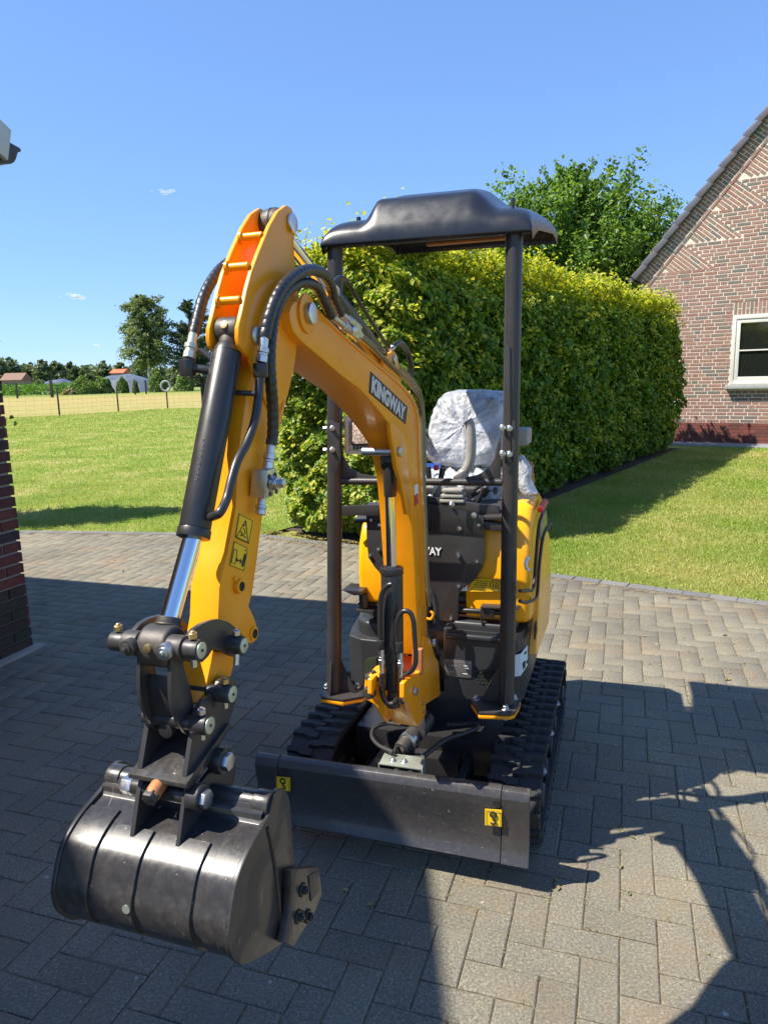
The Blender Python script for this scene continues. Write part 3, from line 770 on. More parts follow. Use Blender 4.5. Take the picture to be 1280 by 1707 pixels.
# upright young shoots on top
sh = MB(); cl, nl, sz = [], [], []
for i in range(230):      # tufts proud of the clipped face, their light colour painting sunlit clumps
    b = hq(HL * random.random() ** 1.25, -random.uniform(.03, .10), random.uniform(.25, HH - .3)); dr = np.array([random.gauss(0, .06), random.gauss(0, .06), random.uniform(.0, .12)])
    for k in range(random.randint(4, 16)): cl.append(b + dr * random.random() * 1.6 + rng.normal(0, .035, 3)); nl.append([hN[0] * .5, hN[1] * .5, 1.0]); sz.append(.062)
for i in range(1500):
    l = HL * random.random(); t = HT * random.random(); b = hq(l, t, HH - .05); h = random.uniform(.06, .22) if random.random() < .8 else random.uniform(.2, .40)
    tip = b + np.array([random.gauss(0, .06), random.gauss(0, .06), h]); sh.rod(b, tip, .003, .0015, 3, False)
    for k in range(int(h / .035)): cl.append(b + (tip - b) * (k + 1) / (h / .035) + rng.normal(0, .012, 3)); nl.append([random.gauss(0, 1), random.gauss(0, 1), .5]); sz.append(.05)
for i in range(220):      # twigs poking out of the faces
    if random.random() < .3: b = hq(0, HT * random.random(), random.uniform(.4, HH)); nn = lN
    else: b = hq(HL * random.random() ** 1.2, 0, random.uniform(.4, HH)); nn = hN
    h = random.uniform(.08, .22); tip = b + nn * h + np.array([0, 0, h * .7]); sh.rod(b, tip, .003, .0015, 4, False)
    for k in range(int(h / .03)): cl.append(b + (tip - b) * (k + 1) / (h / .03) + rng.normal(0, .015, 3)); nl.append([nn[0], nn[1], .8]); sz.append(.06)
sh.build("shoots", 'bark', hedge, smooth=0)["kind"] = 'stuff'
V, Fc = leaves(np.array(cl), np.array(nl), np.array(sz), .66, .12, .6); o = fastmesh("shoot_leaves", V, Fc, 'youngsunleaf', 4, hedge); tag(o, kind='stuff')

# ================================================================== TREES
def tree(name, label, x, y, H, crown, nb, per, leaf, mat, bark='bark', z0=.15, up=.5, trunk=.14, droop=0.0, asp=.6, spread=.35, group=None, tips=None, jit=.8):
    """crown(t) gives the crown radius at height fraction t"""
    root = empty(name, (x, y, 0)); tag(root, label, "tree", group)
    tr = MB(); pts = []
    lean = rng.normal(0, .02, 2)
    for k in range(7): pts.append((x + lean[0] * H * k / 6 + rng.normal(0, .03), y + lean[1] * H * k / 6, -.1 + (H * .93) * k / 6))
    tr.tube(pts, trunk, 8, 3, lambda L, r: max(.012, r * (1 - .93 * L / H)))
    cl, nl = [], []
    def ax(t): i = min(int(t * 6 / .999), 5); return np.array(pts[i]) + (np.array(pts[i + 1]) - np.array(pts[i])) * (t * 6 - i)
    for b in range(nb):
        t = z0 + (1 - z0) * (b + rng.random()) / nb; an = rng.random() * 2 * np.pi; R = crown(t) * rng.uniform(.7, 1.12)
        s_ = ax(min(t * .97, .999)); rise = R * up * rng.uniform(.5, 1.4)
        e_ = s_ + np.array([math.cos(an) * R, math.sin(an) * R, rise])
        m_ = (s_ + e_) / 2 + np.array([0, 0, -rise * .12]) + rng.normal(0, .05 * R, 3)
        e_[2] -= droop * R
        if b % 2 == 0 or nb < 60: tr.tube([s_, m_, e_], trunk * .28 * (1 - t * .7), 5, 3, lambda L, r: max(.006, r * (1 - .8 * L / (R + .01))))
        q = max(3, int(per * (R / crown(.4) + .15)))
        u = rng.random(q) ** .75; c = np.where((u < .5)[:, None], s_ + (m_ - s_) * (u * 2)[:, None], m_ + (e_ - m_) * (u * 2 - 1)[:, None])
        sc = spread * R * (.35 + .5 * u)[:, None]
        c = c + rng.normal(0, .42, (q, 3)) * sc * np.array([1, 1, .65])
        if droop: c[:, 2] -= rng.exponential(droop * .5, q) * u
        cl.append(c); nl.append(np.tile([math.cos(an) * .4, math.sin(an) * .4, .8], (q, 1)))
    tr.build("trunk", bark, root)
    C_ = np.concatenate(cl); N_ = np.concatenate(nl)
    V, Fc = leaves(C_, N_, np.full(len(C_), leaf), asp, .12, jit); o = fastmesh("crown", V, Fc, mat, 4, root); tag(o, kind='stuff')
    return root
def prof(*p):
    xs = [a for a, b in p]; ys = [b for a, b in p]; return lambda t: float(np.interp(t, xs, ys))
tree("leafy_tree", "green broadleaf tree behind the hedge and beside the house roof", 5.75, 22.5, 8.3, prof((0, 1.5), (.3, 2.6), (.55, 2.5), (.75, 1.7), (.9, .8), (1, .12)), 200, 200, .14, 'treeleaf', z0=.12, up=1.0, spread=.20)
tree("leafy_tree", "lighter slender tree left of the bigger one, seen just above the canopy", 4.0, 21.5, 7.1, prof((0, 1.0), (.4, 1.6), (.7, 1.2), (.9, .5), (1, .1)), 90, 130, .13, 'treeleaf', z0=.2, up=1.5, spread=.16)
tree("leafy_tree", "dark rounded tree right against the house verge behind the hedge", 7.5, 23.0, 7.2, prof((0, 1.4), (.4, 2.0), (.75, 1.7), (.92, .9), (1, .2)), 120, 200, .14, 'treeleaf', z0=.15, up=.75, spread=.22)
tree("birch_tree", "tall weeping birch with a pale trunk beyond the lawn", aty(250, 640, 150)[0], 150, 20.5, prof((0, 2.5), (.2, 4.2), (.45, 5.2), (.75, 4.8), (.92, 3.4), (1, 1.5)), 150, 110, .55, 'birchleaf', 'birchbark', z0=.25, up=.95, trunk=.32, droop=.75, asp=.45, spread=.22)
tree("pine_tree", "dark pine standing right of the birch behind the digger arm", aty(318, 640, 152)[0], 152, 20, prof((0, 3), (.25, 5.4), (.6, 4.6), (.85, 3), (1, .8)), 110, 170, .6, 'pineleaf', z0=.2, up=.35, trunk=.35, asp=.22, spread=.25)
tree("garden_tree", "slim tree behind the garage whose shadow reaches the lawn edge", -5.95, 8.75, 4.8, prof((0, .6), (.3, .75), (.7, .7), (1, .25)), 110, 130, .10, 'treeleaf', z0=.14, up=.6, trunk=.06)
tree("garden_tree", "second slim tree behind the garage beside the lawn edge", -5.25, 8.75, 4.2, prof((0, .45), (.3, .55), (.7, .45), (1, .15)), 100, 130, .10, 'treeleaf', z0=.14, up=.6, trunk=.05)
far = [(-6, 583, 34, "first tree of the far treeline behind the small house"), (22, 590, 30, "broad tree of the far treeline above the brown roof"), (52, 600, 30, "lighter round tree at the far field edge"), (74, 594, 22, "dark tall tree between two rounder ones in the far treeline"),
       (97, 597, 26, "round tree in the middle of the left far group"), (122, 598, 20, "narrow tree at the right end of the left far group"), (146, 606, 14, "small tree in the gap of the treeline"), (178, 597, 26, "round dark tree behind the grey silage mound"), (203, 600, 22, "dark tree behind the orange roof"),
       (232, 606, 20, "low tree behind the birch trunk"), (266, 610, 22, "low tree between birch and pine"), (300, 606, 26, "far tree behind the digger hose fitting"), (335, 610, 24, "far tree right behind the bird table")]
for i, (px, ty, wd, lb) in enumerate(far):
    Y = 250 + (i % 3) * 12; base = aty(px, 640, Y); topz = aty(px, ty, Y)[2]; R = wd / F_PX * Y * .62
    tree("distant_tree", lb, base[0], Y, topz, prof((0, R * .8), (.3, R), (.7, R * .9), (.9, R * .5), (1, R * .15)), 40, 90, 1.1, 'farhazeleaf', z0=.04, up=.2, trunk=.4, group="trees of the far treeline", spread=.55)

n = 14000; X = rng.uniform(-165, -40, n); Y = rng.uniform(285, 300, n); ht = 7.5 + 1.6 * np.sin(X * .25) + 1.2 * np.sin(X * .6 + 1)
V, Fc = leaves(np.c_[X, Y, rng.uniform(0, 1, n) ** .8 * ht], np.tile([0, -1, .6], (n, 1)), np.full(n, 1.5), .7, .12, .8); o = fastmesh("far_woods", V, Fc, 'farhazeleaf'); tag(o, "low dense woods closing the gaps of the far treeline", "woods", kind='stuff')
# shrubs, field, mound, far buildings
def bush(name, label, cat, x, y, w_, h_, n, leaf, mat, dens=1.0, group=None, z=-.05):
    root = empty(name, (x, y, z)); tag(root, label, cat, group)
    d = rng.normal(0, 1, (n, 3)); d /= np.linalg.norm(d, axis=1)[:, None]; d[:, 2] = np.abs(d[:, 2])
    r_ = 1 - rng.exponential(.12, n); r_ *= 1 + .12 * np.sin(d[:, 0] * 5 + x) * np.cos(d[:, 2] * 6)
    C_ = np.c_[x + d[:, 0] * r_ * w_ / 2, y + d[:, 1] * r_ * w_ / 2, z + d[:, 2] * r_ * h_]
    V, Fc = leaves(C_, d + [0, 0, .3], np.full(n, leaf), .6, .12, .7); o = fastmesh("foliage", V, Fc, mat, 4, root); tag(o, kind='stuff')
    b = MB(); 
    for k in range(5):
        a_ = k * 1.26; b.rod((x, y, z), (x + math.cos(a_) * w_ * .25, y + math.sin(a_) * w_ * .25, z + h_ * .7), .03, .01, 5)
    b.build("stem", 'bark', root)
def bpx(x0, x1, y0, y1, Y): A = aty((x0 + x1) / 2, y1, Y); return A[0], (x1 - x0) / F_PX * Y, (y1 - y0) / F_PX * Y
for (a, b_, c, d_, Y, nm, lb) in [(250, 278, 628, 654, 140, "round_shrub", "round dark green shrub left of the bird feeder post"), (292, 325, 628, 654, 142, "round_shrub", "dark shrub partly behind the digger hose"),
    (118, 160, 633, 655, 136, "loose_shrub", "wide loose green shrub beside the brown heap"), (158, 190, 631, 654, 139, "loose_shrub", "light green shrub in front of the silage mound"), (196, 215, 634, 653, 138, "loose_shrub", "small shrub right of the wide loose shrubs"), (222, 232, 640, 654, 137, "loose_shrub", "thin young shrub by the middle fence post")]:
    x, w_, h_ = bpx(a, b_, c, d_, Y); bush(nm, lb, "shrub", x, Y, w_, h_ + .6, 1500, .42, 'shrubleaf', z=0)
x, w_, h_ = bpx(104, 128, 645, 655, 134); bush("brush_heap", "low heap of brown cuttings beside the loose shrub", "heap", x, 134, w_, h_, 700, .4, 'dryweed', z=0)
n = 9000; X = rng.uniform(-105, -50, n); Y = rng.uniform(138, 185, n); k = (X / Y < -.375); X, Y = X[k], Y[k]
V, Fc = leaves(np.c_[X, Y, rng.uniform(0, 2.1, len(X))], np.tile([0, 0, 1.0], (len(X), 1)), np.full(len(X), .8), .4, .12, .9); o = fastmesh("maize_field", V, Fc, 'cropleaf'); tag(o, "strip of bright green maize plants beyond the fence", "crop", kind='stuff')
def mound(name, label, px0, px1, pyt, Y, dY):
    A, B_ = aty(px0, 645, Y), aty(px1, 645, Y); h = aty((px0 + px1) / 2, pyt, Y)[2]; cx = (A[0] + B_[0]) / 2; w_ = (B_[0] - A[0]) / 2
    V = []; nx, ny = 36, 16
    for j in range(ny + 1):
        for i in range(nx + 1):
            u, v = i / nx * 2 - 1, j / ny * 2 - 1; hh = (1 - abs(u) ** 2.6) * (1 - v * v)
            V.append((cx + u * w_, Y + v * dY, h * max(0, hh) ** .8 + .12 * math.sin(u * 9 + v * 4) * max(0, hh)))
    Fc = [(j * (nx + 1) + i, j * (nx + 1) + i + 1, (j + 1) * (nx + 1) + i + 1, (j + 1) * (nx + 1) + i) for j in range(ny) for i in range(nx)]
    o = fastmesh(name, V, Fc, 'sheet', 4, smooth=True); tag(o, label, "mound")
mound("silage_mound", "long silage mound under grey plastic sheeting behind the shrubs", 155, 262, 624, 165, 9)
mound("silage_mound", "smaller sheeted silage mound left of the shrubs", 72, 130, 632, 168, 8)
def farhouse(name, label, px0, px1, pye, pyr, Y, wm, rm):
    A, B_ = aty(px0, 640, Y), aty(px1, 640, Y); ze = aty(px0, pye, Y)[2]; zr = aty(px0, pyr, Y)[2]
    root = empty(name, ((A[0] + B_[0]) / 2, Y, 0)); tag(root, label, "house")
    w = MB(); w.box(((A[0] + B_[0]) / 2, Y + 3, ze / 2), (B_[0] - A[0], 0, 0), (0, 6, 0), (0, 0, ze)); w.build("wall", wm, root)
    w = MB(); w.extr([(A[0] - .4, Y - .4, ze), (A[0] - .4, Y + 3, zr), (A[0] - .4, Y + 6.4, ze)], (B_[0] - A[0] + .8, 0, 0)); w.build("roof", rm, root)
    for k in (.25, .6):
        w = MB(); w.box((A[0] + (B_[0] - A[0]) * k, Y - .02, ze * .55), (1.1, 0, 0), (0, .06, 0), (0, 0, ze * .4)); w.build("window", 'glass', root)
farhouse("farmhouse", "small brown-roofed farmhouse at the far left under the trees", 4, 36, 634, 622, 205, 'farwall', 'farroof')
farhouse("red_roof_barn", "barn with a bright orange roof behind the silage mound", 187, 206, 622, 615, 205, 'farwall', 'redroof')

# fence
fence = empty("wire_fence", (-16, 45, 0)); tag(fence, "low wire mesh fence on thin dark posts along the far lawn edge", "fence")
FP = [(-30, 34.2), (-23.5, 37.8)] + [tuple(gd(100, 692)[:2]), tuple(gd(198, 684)[:2]), tuple(gd(280, 680)[:2]), (-10.5, 50.5), (-5, 53)]
pm = MB(); pm.box((0, 0, .72), (.075, 0, 0), (0, .075, 0), (0, 0, 1.6)); 
p0 = pm.build("post", 'timber', None, bevel=.008); p0.location = (0, 0, 0)
for i, (x, y) in enumerate(FP):
    o = p0 if i == 0 else p0.copy()
    if i: COL.objects.link(o)
    o.location = (x, y, .72); setparent(o, fence)
wm_ = MB()
for i in range(len(FP) - 1):
    A, B_ = np.array([*FP[i], 0]), np.array([*FP[i + 1], 0])
    for z in (.1, .35, .6, .85, 1.1, 1.35): wm_.rod(A + e3 * z, B_ + e3 * z, .004, n=3, caps=False)
    L = np.linalg.norm(B_ - A)
    for k in range(int(L / .4)): p = A + (B_ - A) * k / int(L / .4); wm_.rod(p + e3 * .05, p + e3 * 1.35, .003, n=3, caps=False)
o = wm_.build("wire_mesh", 'gutter', fence, smooth=0); tag(o, kind='stuff')
FP2 = [(29, 655, 110), (87, 654, 110), (226, 654, 116), (244, 652, 120)]
for (px, py, Y), lb in zip(FP2, ["thin field post at the left end of the maize", "dark post standing between maize and brown heap", "field post in front of the silage mound", "pale field post at the right end of the silage mound"]):
    B_ = aty(px, py, Y); w = MB(); w.box((B_[0], Y, .7), (.22 if px != 87 else .42, 0, 0), (0, .22, 0), (0, 0, 3.0 if px != 87 else 3.6)); o = w.build("field_post", 'timber', None, bevel=.02); tag(o, lb, "post")
B_ = np.array([*FP[4], 0]); w = MB()
w.tube([B_ + [-.3 + .3 * math.cos(a) * 1 + .3, -.06, 1.45 + .32 * math.sin(a)] for a in np.linspace(0, 2 * math.pi, 17)], .07, 7, 2)
o = w.build("wire_coil", 'sill', None); tag(o, "pale coil of wire hung on the fence post nearest the digger", "coil")
# bird table
Y = 15.0; bx = aty(338, 640, Y)[0]; bt = empty("bird_table", (bx, Y, 0)); tag(bt, "dark wooden bird table with a pitched roof behind the hydraulic cylinder", "bird table")
w = MB(); w.box((bx, Y, .85), (.08, 0, 0), (0, .08, 0), (0, 0, 1.75)); w.build("post", 'timber', bt, bevel=.006)
w = MB(); w.box((bx, Y, 1.74), (.5, 0, 0), (0, .45, 0), (0, 0, .04)); w.build("platform", 'timber', bt, bevel=.004)
for s_ in (-1, 1):
    w = MB(); w.extr([(bx, Y - .3, 2.28), (bx + s_ * .36, Y - .3, 1.98), (bx + s_ * .36, Y - .3, 2.02), (bx, Y - .3, 2.33)], (0, .6, 0)); w.build("roof_panel", 'timber', bt)
    w = MB(); w.box((bx + s_ * .2, Y, 1.88), (.04, 0, 0), (0, .04, 0), (0, 0, .26)); w.build("upright", 'timber', bt)
# clouds
for (px, py, W, Hh, lb) in [(128, 497, 40, 14, "small white cloud low over the treeline"), (278, 321, 44, 12, "thin faint wisp of cloud above the birch"), (164, 577, 14, 6, "tiny white cloud just above the far trees")]:
    Y = 1400; c = aty(px, py, Y); w = MB(); sc = Y / F_PX
    bm = bmesh.new()
    for k in range(9):
        ox = random.gauss(0, W * .22) * sc; oz = abs(random.gauss(0, Hh * .16)) * sc; r_ = Hh * random.uniform(.16, .34) * sc * (1 - abs(ox) / (W * sc))
        m_ = Matrix.Translation((ox, random.gauss(0, 5), oz)) @ Matrix.Diagonal((r_ * 2.2, r_, r_ * .8, 1)); bmesh.ops.create_icosphere(bm, subdivisions=3, radius=1, matrix=m_)
    me = bpy.data.meshes.new("cloud"); bm.to_mesh(me); bm.free(); finish(me, 180); me.materials.append(MT['cloudv'])
    o = bpy.data.objects.new("cloud", me); COL.objects.link(o); o.location = tuple(c); tag(o, lb, "cloud")
# ================================================================== EXCAVATOR
MO = np.array([.195, 2.881, 0])
digger = empty("mini_excavator", MO)
tag(digger, "yellow and black mini excavator with raised boom standing on the brick driveway", "excavator")
def M(u, v, z): return MO + e1 * u + e2 * v + e3 * z
def V_(q, v): return hit(q, MO + e2 * v, e2)
def U_(q, u): return hit(q, MO + e1 * u, e1)
# working plane of the boom
BA = math.radians(-18.9)
bw = np.array([math.cos(BA), math.sin(BA), 0]); bf = np.array([math.sin(BA), -math.cos(BA), 0]); BF = np.array([.065, 2.30, 0])
def B(q, off=0): return hit(q, BF + bw * off, bw)
def smoothloop(P, k, grow=0):
    n = len(P); out = []
    for i in range(n):
        p0, p1, p2, p3 = P[i - 1], P[i], P[(i + 1) % n], P[(i + 2) % n]
        for j in range(k):
            t = j / k; out.append(.5 * ((2 * p1) + (p2 - p0) * t + (2 * p0 - 5 * p1 + 4 * p2 - p3) * t * t + (3 * p1 - p0 - 3 * p2 + p3) * t ** 3))
    return out
def plate(px, off, off2, name, mat, parent, bevel=.003, seg=2, smooth=30, rnd=0):
    P_ = [B(q, off) for q in px]
    if rnd: P_ = smoothloop(P_, rnd)
    w = MB(); w.extr(P_, bw * (off2 - off)); return w.build(name, mat, parent, bevel, seg, smooth)
def cylw(c, o0, o1, r, name, mat, parent, n=24, bevel=.0015):
    """cylinder across the boom plane; c is a point on the plane off=0"""
    w = MB(); w.rod(c + bw * o0, c + bw * o1, r, n=n); return w.build(name, mat, parent, bevel, 1, 40)
def at0(q, off):       # point seen at pixel q on plane off, moved to the mid plane
    return B(q, off) - bw * off
def lettering(text, name, P0, ux, uy, width, mat, parent, depth=.0015, bold=.012, sx=1.0, shear=0.0):
    cu = bpy.data.curves.new(name, 'FONT'); cu.body = text; cu.extrude = .001; cu.offset = bold; cu.size = 1; cu.align_x = 'CENTER'; cu.align_y = 'CENTER'; cu.shear = shear
    to = bpy.data.objects.new(name, cu); COL.objects.link(to); dg = bpy.context.evaluated_depsgraph_get(); me = bpy.data.meshes.new_from_object(to.evaluated_get(dg))
    bpy.data.objects.remove(to); me.name = name
    co = np.empty(len(me.vertices) * 3, np.float32); me.vertices.foreach_get("co", co); co = co.reshape(-1, 3)
    wd = co[:, 0].max() - co[:, 0].min(); s_ = width / wd
    ux = np.array(ux) / np.linalg.norm(ux); uy = np.array(uy) - ux * np.dot(uy, ux); uy /= np.linalg.norm(uy); nz = np.cross(ux, uy)
    out = (co[:, :1] * s_) * ux + (co[:, 1:2] * s_ * sx) * uy + np.where(co[:, 2:] > 0, depth, -depth) * nz
    me.vertices.foreach_set("co", out.astype(np.float32).ravel()); me.update(); me.materials.clear(); me.materials.append(MT[mat])
    o = bpy.data.objects.new(name, me); COL.objects.link(o); o.location = tuple(P0)
    setparent(o, parent); return o
def hexbolt(p, d, r, h, parent, mat='steel', name="bolt", washer=True, r_n=6):
    d = np.array(d) / np.linalg.norm(d); w = MB(); p = np.array(p)
    if washer: w.rod(p, p + d * h * .25, r * 1.35, n=18)
    w.rod(p + d * h * .25, p + d * h, r, n=r_n); w.rod(p + d * h, p + d * h * 1.25, r * .5, n=10)
    return w.build(name, mat, parent, .0008, 1, 30)

# ---------------- undercarriage
Z_T = .335
def track(u0, u1, v0, v1, name_side):
    tr = empty("track", M((u0 + u1) / 2, 0, 0)); setparent(tr, digger)
    r0, r1 = .155, .155; zc = .168
    def loop(rad, n=14):
        out = []
        for k in range(n + 1): a = math.pi / 2 + math.pi * k / n; out.append((v0 + r0 + rad * math.cos(a), zc + rad * math.sin(a)))
        for k in range(n + 1): a = -math.pi / 2 + math.pi * k / n; out.append((v1 - r1 + rad * math.cos(a), zc + rad * math.sin(a)))
        return out
    O_ = loop(.145); I_ = loop(.122)
    w = MB(); n = len(O_)
    V = [M(u, v, z) for u, L in ((u0, O_), (u1, O_), (u1, I_), (u0, I_)) for v, z in L]
    fs = []
    for i in range(n):
        j = (i + 1) % n
        for a_, b_ in ((0, 1), (1, 2), (2, 3), (3, 0)): fs.append((a_ * n + i, a_ * n + j, b_ * n + j, b_ * n + i))
    w.add(V, fs); belt = w.build("rubber_belt", 'rubber', tr, .003, 1, 40)
    # lugs
    per = 2 * (v1 - v0 - 2 * r0) + 2 * math.pi * .145; N = 38; hw = (u1 - u0) / 2
    def pos(s_):
        s_ %= per; Ls = v1 - v0 - 2 * r0; arc = math.pi * .145
        if s_ < Ls: return v1 - r1 - s_, zc + .145, math.pi / 2
        s_ -= Ls
        if s_ < arc: a = math.pi / 2 + s_ / .145; return v0 + r0 + .145 * math.cos(a), zc + .145 * math.sin(a), a
        s_ -= arc
        if s_ < Ls: return v0 + r0 + s_, zc - .145, -math.pi / 2
        s_ -= Ls; a = -math.pi / 2 + s_ / .145; return v1 - r1 + .145 * math.cos(a), zc + .145 * math.sin(a), a
    for k in range(N):
        for side in (0, 1):
            v, z, a = pos((k + .5 * side) * per / N); t = np.array([-math.sin(a), math.cos(a)]); nn = np.array([math.cos(a), math.sin(a)])
            ua, ub = (u0 - .002, u0 + hw * 1.12) if side == 0 else (u1 - hw * 1.12, u1 + .002)
            Tt = e2 * t[0] + e3 * t[1]; Nn = e2 * nn[0] + e3 * nn[1]; w_ = per / N * .48
            def sec(u, ww, h0, sk=0): c = M(u, v, z) + Tt * sk; return [c - Tt * ww / 2 - Nn * .004, c + Tt * ww / 2 - Nn * .004, c + Tt * ww * .34 + Nn * h0, c - Tt * ww * .34 + Nn * h0]
            w = MB(); o0, o1 = (ua, ub) if side == 0 else (ub, ua)
            S = sec(o0, w_ * .8, .013) + sec((o0 * .55 + o1 * .45), w_ * .85, .015) + sec((o0 * .4 + o1 * .6), w_ * 1.15, .015, .004) + sec(o1, w_ * 1.0, .013, .006)
            fs = [(3, 2, 1, 0), (12, 13, 14, 15)] + [(4 * q + i, 4 * q + (i + 1) % 4, 4 * q + 4 + (i + 1) % 4, 4 * q + 4 + i) for q in range(3) for i in range(4)]
            w.add(S, fs); w.build("tread_lug", 'rubber', tr, .0, smooth=0)
    um = (u0 + u1) / 2
    w = MB(); w.box(M(um, (v0 + v1) / 2, .165), e1 * (u1 - u0 - .06), e2 * (v1 - v0 - .42), e3 * .10); w.build("track_frame", 'black', tr, .008)
    for (v, r_) in ((v0 + r0, .118), (v1 - r1, .118)):
        w = MB(); w.rod(M(u0 + .03, v, zc), M(u1 - .03, v, zc), r_, n=28); w.rod(M(u0 + .0, v, zc), M(u1 - .0, v, zc), .045, n=20); w.build("idler_wheel", 'black', tr, .004, 1, 40)
    for k in range(4):
        v = v0 + .30 + k * (v1 - v0 - .6) / 3; w = MB(); w.rod(M(u0 + .02, v, .085), M(u1 - .02, v, .085), .04, n=18); w.build("roller", 'frame', tr, .003, 1, 40)
    uo = u1 if u1 > 0 else u0; sg = 1 if u1 > 0 else -1
    for v in (v0 + .28, v1 - .30, (v0 + v1) / 2): hexbolt(M(uo - sg * .03, v, .19), e1 * sg, .016, .02, tr)
    w = MB(); w.box(M(uo - sg * .024, v0 + .42, .20), e1 * .006, e2 * .16, e3 * .06); w.build("guard_label", 'pale', tr)
    return tr
track(.325, .505, -.565, .60, 'r'); track(-.435, -.255, -.585, .60, 'l')
w = MB(); w.box(M(.035, 0, .22), e1 * .56, e2 * .62, e3 * .14); w.box(M(.035, -.30, .17), e1 * .30, e2 * .14, e3 * .12); w.rod(M(.035, 0, .28), M(.035, 0, .42), .20, n=32)
w.build("undercarriage", 'black', digger, .008)
# blade
bl = empty("dozer_blade", M(0, -.7, .2)); setparent(bl, digger)
def bladeprof(u):
    zt = .345 + u * .018; P = [(-.660, zt - .004), (-.672, zt), (-.690, zt - .006), (-.702, zt - .03), (-.698, .28), (-.690, .22), (-.690, .17), (-.700, .125), (-.714, .100)]
    P = [(v - .006, z) for v, z in P]
    return [(v, z) for v, z in P] + [(v + .011, z - (.004 if k > 1 else .012)) for k, (v, z) in list(enumerate(P))[::-1]]
def bladeseg(u0, u1, name, dv=0, mat='blade'):
    w = MB(); a = [M(u0, v + dv, z) for v, z in bladeprof(u0)]; b = [M(u1, v + dv, z) for v, z in bladeprof(u1)]; n = len(a)
    w.add(a + b, [tuple(range(n))[::-1], tuple(range(n, 2 * n))] + [(i, (i + 1) % n, n + (i + 1) % n, n + i) for i in range(n)])
    return w.build(name, mat, bl, .0012, 1, 30)
bladeseg(-.388, .397, "mouldboard"); bladeseg(.3995, .488, "end_extension", -.003); bladeseg(-.478, -.3905, "end_extension", -.003)
w = MB(); w.box(M(.01, -.675, .13), e1 * .74, e2 * .02, e3 * .05); w.build("stiffener", 'black', bl, .003)
for u in (-.13, .20):
    w = MB(); w.extr([M(u, -.68, .12), M(u, -.68, .24), M(u, -.30, .22), M(u, -.30, .14)], e1 * .03); w.build("push_arm", 'frame', bl, .004)
for (x0, y0, x1, y1) in ((461, 1292, 484, 1319), (808, 1346, 836, 1378)):
    A, C2 = V_((x0, y0 + 2), -.7095), V_((x1, y1), -.7095); A2, C1 = V_((x1, y0 + 4), -.7095), V_((x0, y1 - 3), -.7095)
    w = MB(); w.extr([A, A2, C2, C1], -e2 * .0012 - e2 * .0); o = w.build("hook_decal", 'decal', bl)
    c = (A + C2) / 2 - e2 * .0035; s_ = np.linalg.norm(A2 - A)
    w = MB(); w.tube([c + e1 * s_ * .17 * math.cos(a) + e3 * s_ * (.22 + .17 * math.sin(a)) for a in np.linspace(-1.57, 4.7, 12)], s_ * .05, 6, 2)
    w.tube([c + e3 * s_ * .05, c - e3 * s_ * .10 + e1 * s_ * .0, c - e3 * s_ * .18 + e1 * s_ * .14, c - e3 * s_ * .36 + e1 * s_ * .05, c - e3 * s_ * .34 - e1 * s_ * .15], s_ * .05, 6, 3)
    w.tube([c + e1 * s_ * .42 + e3 * s_ * .46, c + e1 * s_ * .42 - e3 * s_ * .46, c - e1 * s_ * .42 - e3 * s_ * .46, c - e1 * s_ * .42 + e3 * s_ * .46, c + e1 * s_ * .42 + e3 * s_ * .46], s_ * .012, 4, 1, smooth=False)
    w.build("hook_symbol", 'ink', bl)
    w = MB(); q = A * .3 + A2 * .7 + e3 * .022; w.rod(q - e2 * .001, q - e2 * .004, .011, n=16); w.build("blade_plug", 'black', bl)
# hydraulics between blade and machine
hyd = empty("valve_bracket", M(.04, -.55, .33)); setparent(hyd, digger)
vb = [(632, 1272), (641, 1254), (706, 1262), (702, 1282)]
w = MB(); w.extr([gd(*q, .352) for q in vb], -e3 * .006); w.extr([gd(632, 1272, .352), gd(632, 1272, .352) + e2 * .004, gd(632, 1272, .352) + e2 * .004 - e3 * .05, gd(632, 1272, .352) - e3 * .05], -e1 * .004)
w.extr([gd(702, 1282, .352), gd(706, 1262, .352), gd(706, 1262, .352) - e3 * .06, gd(702, 1282, .352) - e3 * .06], e1 * .004)
w.build("valve_bracket_plate", 'zinc', hyd, .0015)
for q in ((655, 1268), (674, 1270)): hexbolt(gd(*q, .352), e3, .009, .008, hyd)
for q in ((660, 1290), (684, 1292)): w = MB(); w.rod(gd(*q, .325) + e2 * .02, gd(*q, .325), .014, n=14); w.build("hose_nut", 'cast', hyd)
w = MB(); w.rod(gd(668, 1250, .35), gd(690, 1225, .38) + e2 * .05, .028, .03); w.rod(gd(690, 1228, .38) + e2 * .03, gd(700, 1215, .38) + e2 * .08, .035); w.build("blade_cylinder", 'cast', hyd, .003)
w = MB(); w.rod(gd(677, 1240, .365) + e2 * .01, gd(681, 1236, .365) + e2 * .02, .033); w.build("cylinder_gland", 'steel', hyd, .002)
crg = lambda L, r: r * (1 + .10 * math.sin(L * 2 * math.pi / .0075))
w = MB(); w.tube([gd(x, y, .37) for x, y in ((655, 1254), (632, 1243), (620, 1228), (624, 1214), (645, 1206), (668, 1208))], .007, 10, 10); w.build("hydraulic_hose", 'rubber', digger)
def fine(w, pts, r, n=12): w.tube(pts, r, n, 40, crg)
w = MB(); fine(w, [gd(x, y, .37) for x, y in ((704, 1262), (722, 1248), (745, 1232), (775, 1222), (795, 1213), (790, 1207), (765, 1208), (744, 1208))], .0085); w.build("corrugated_hose", 'hose', digger)
w = MB(); w.tube([gd(x, y, .36) for x, y in ((657, 1254), (660, 1246), (668, 1245), (672, 1253))], .005, 8, 6); w.build("steel_pipe", 'cast', digger)

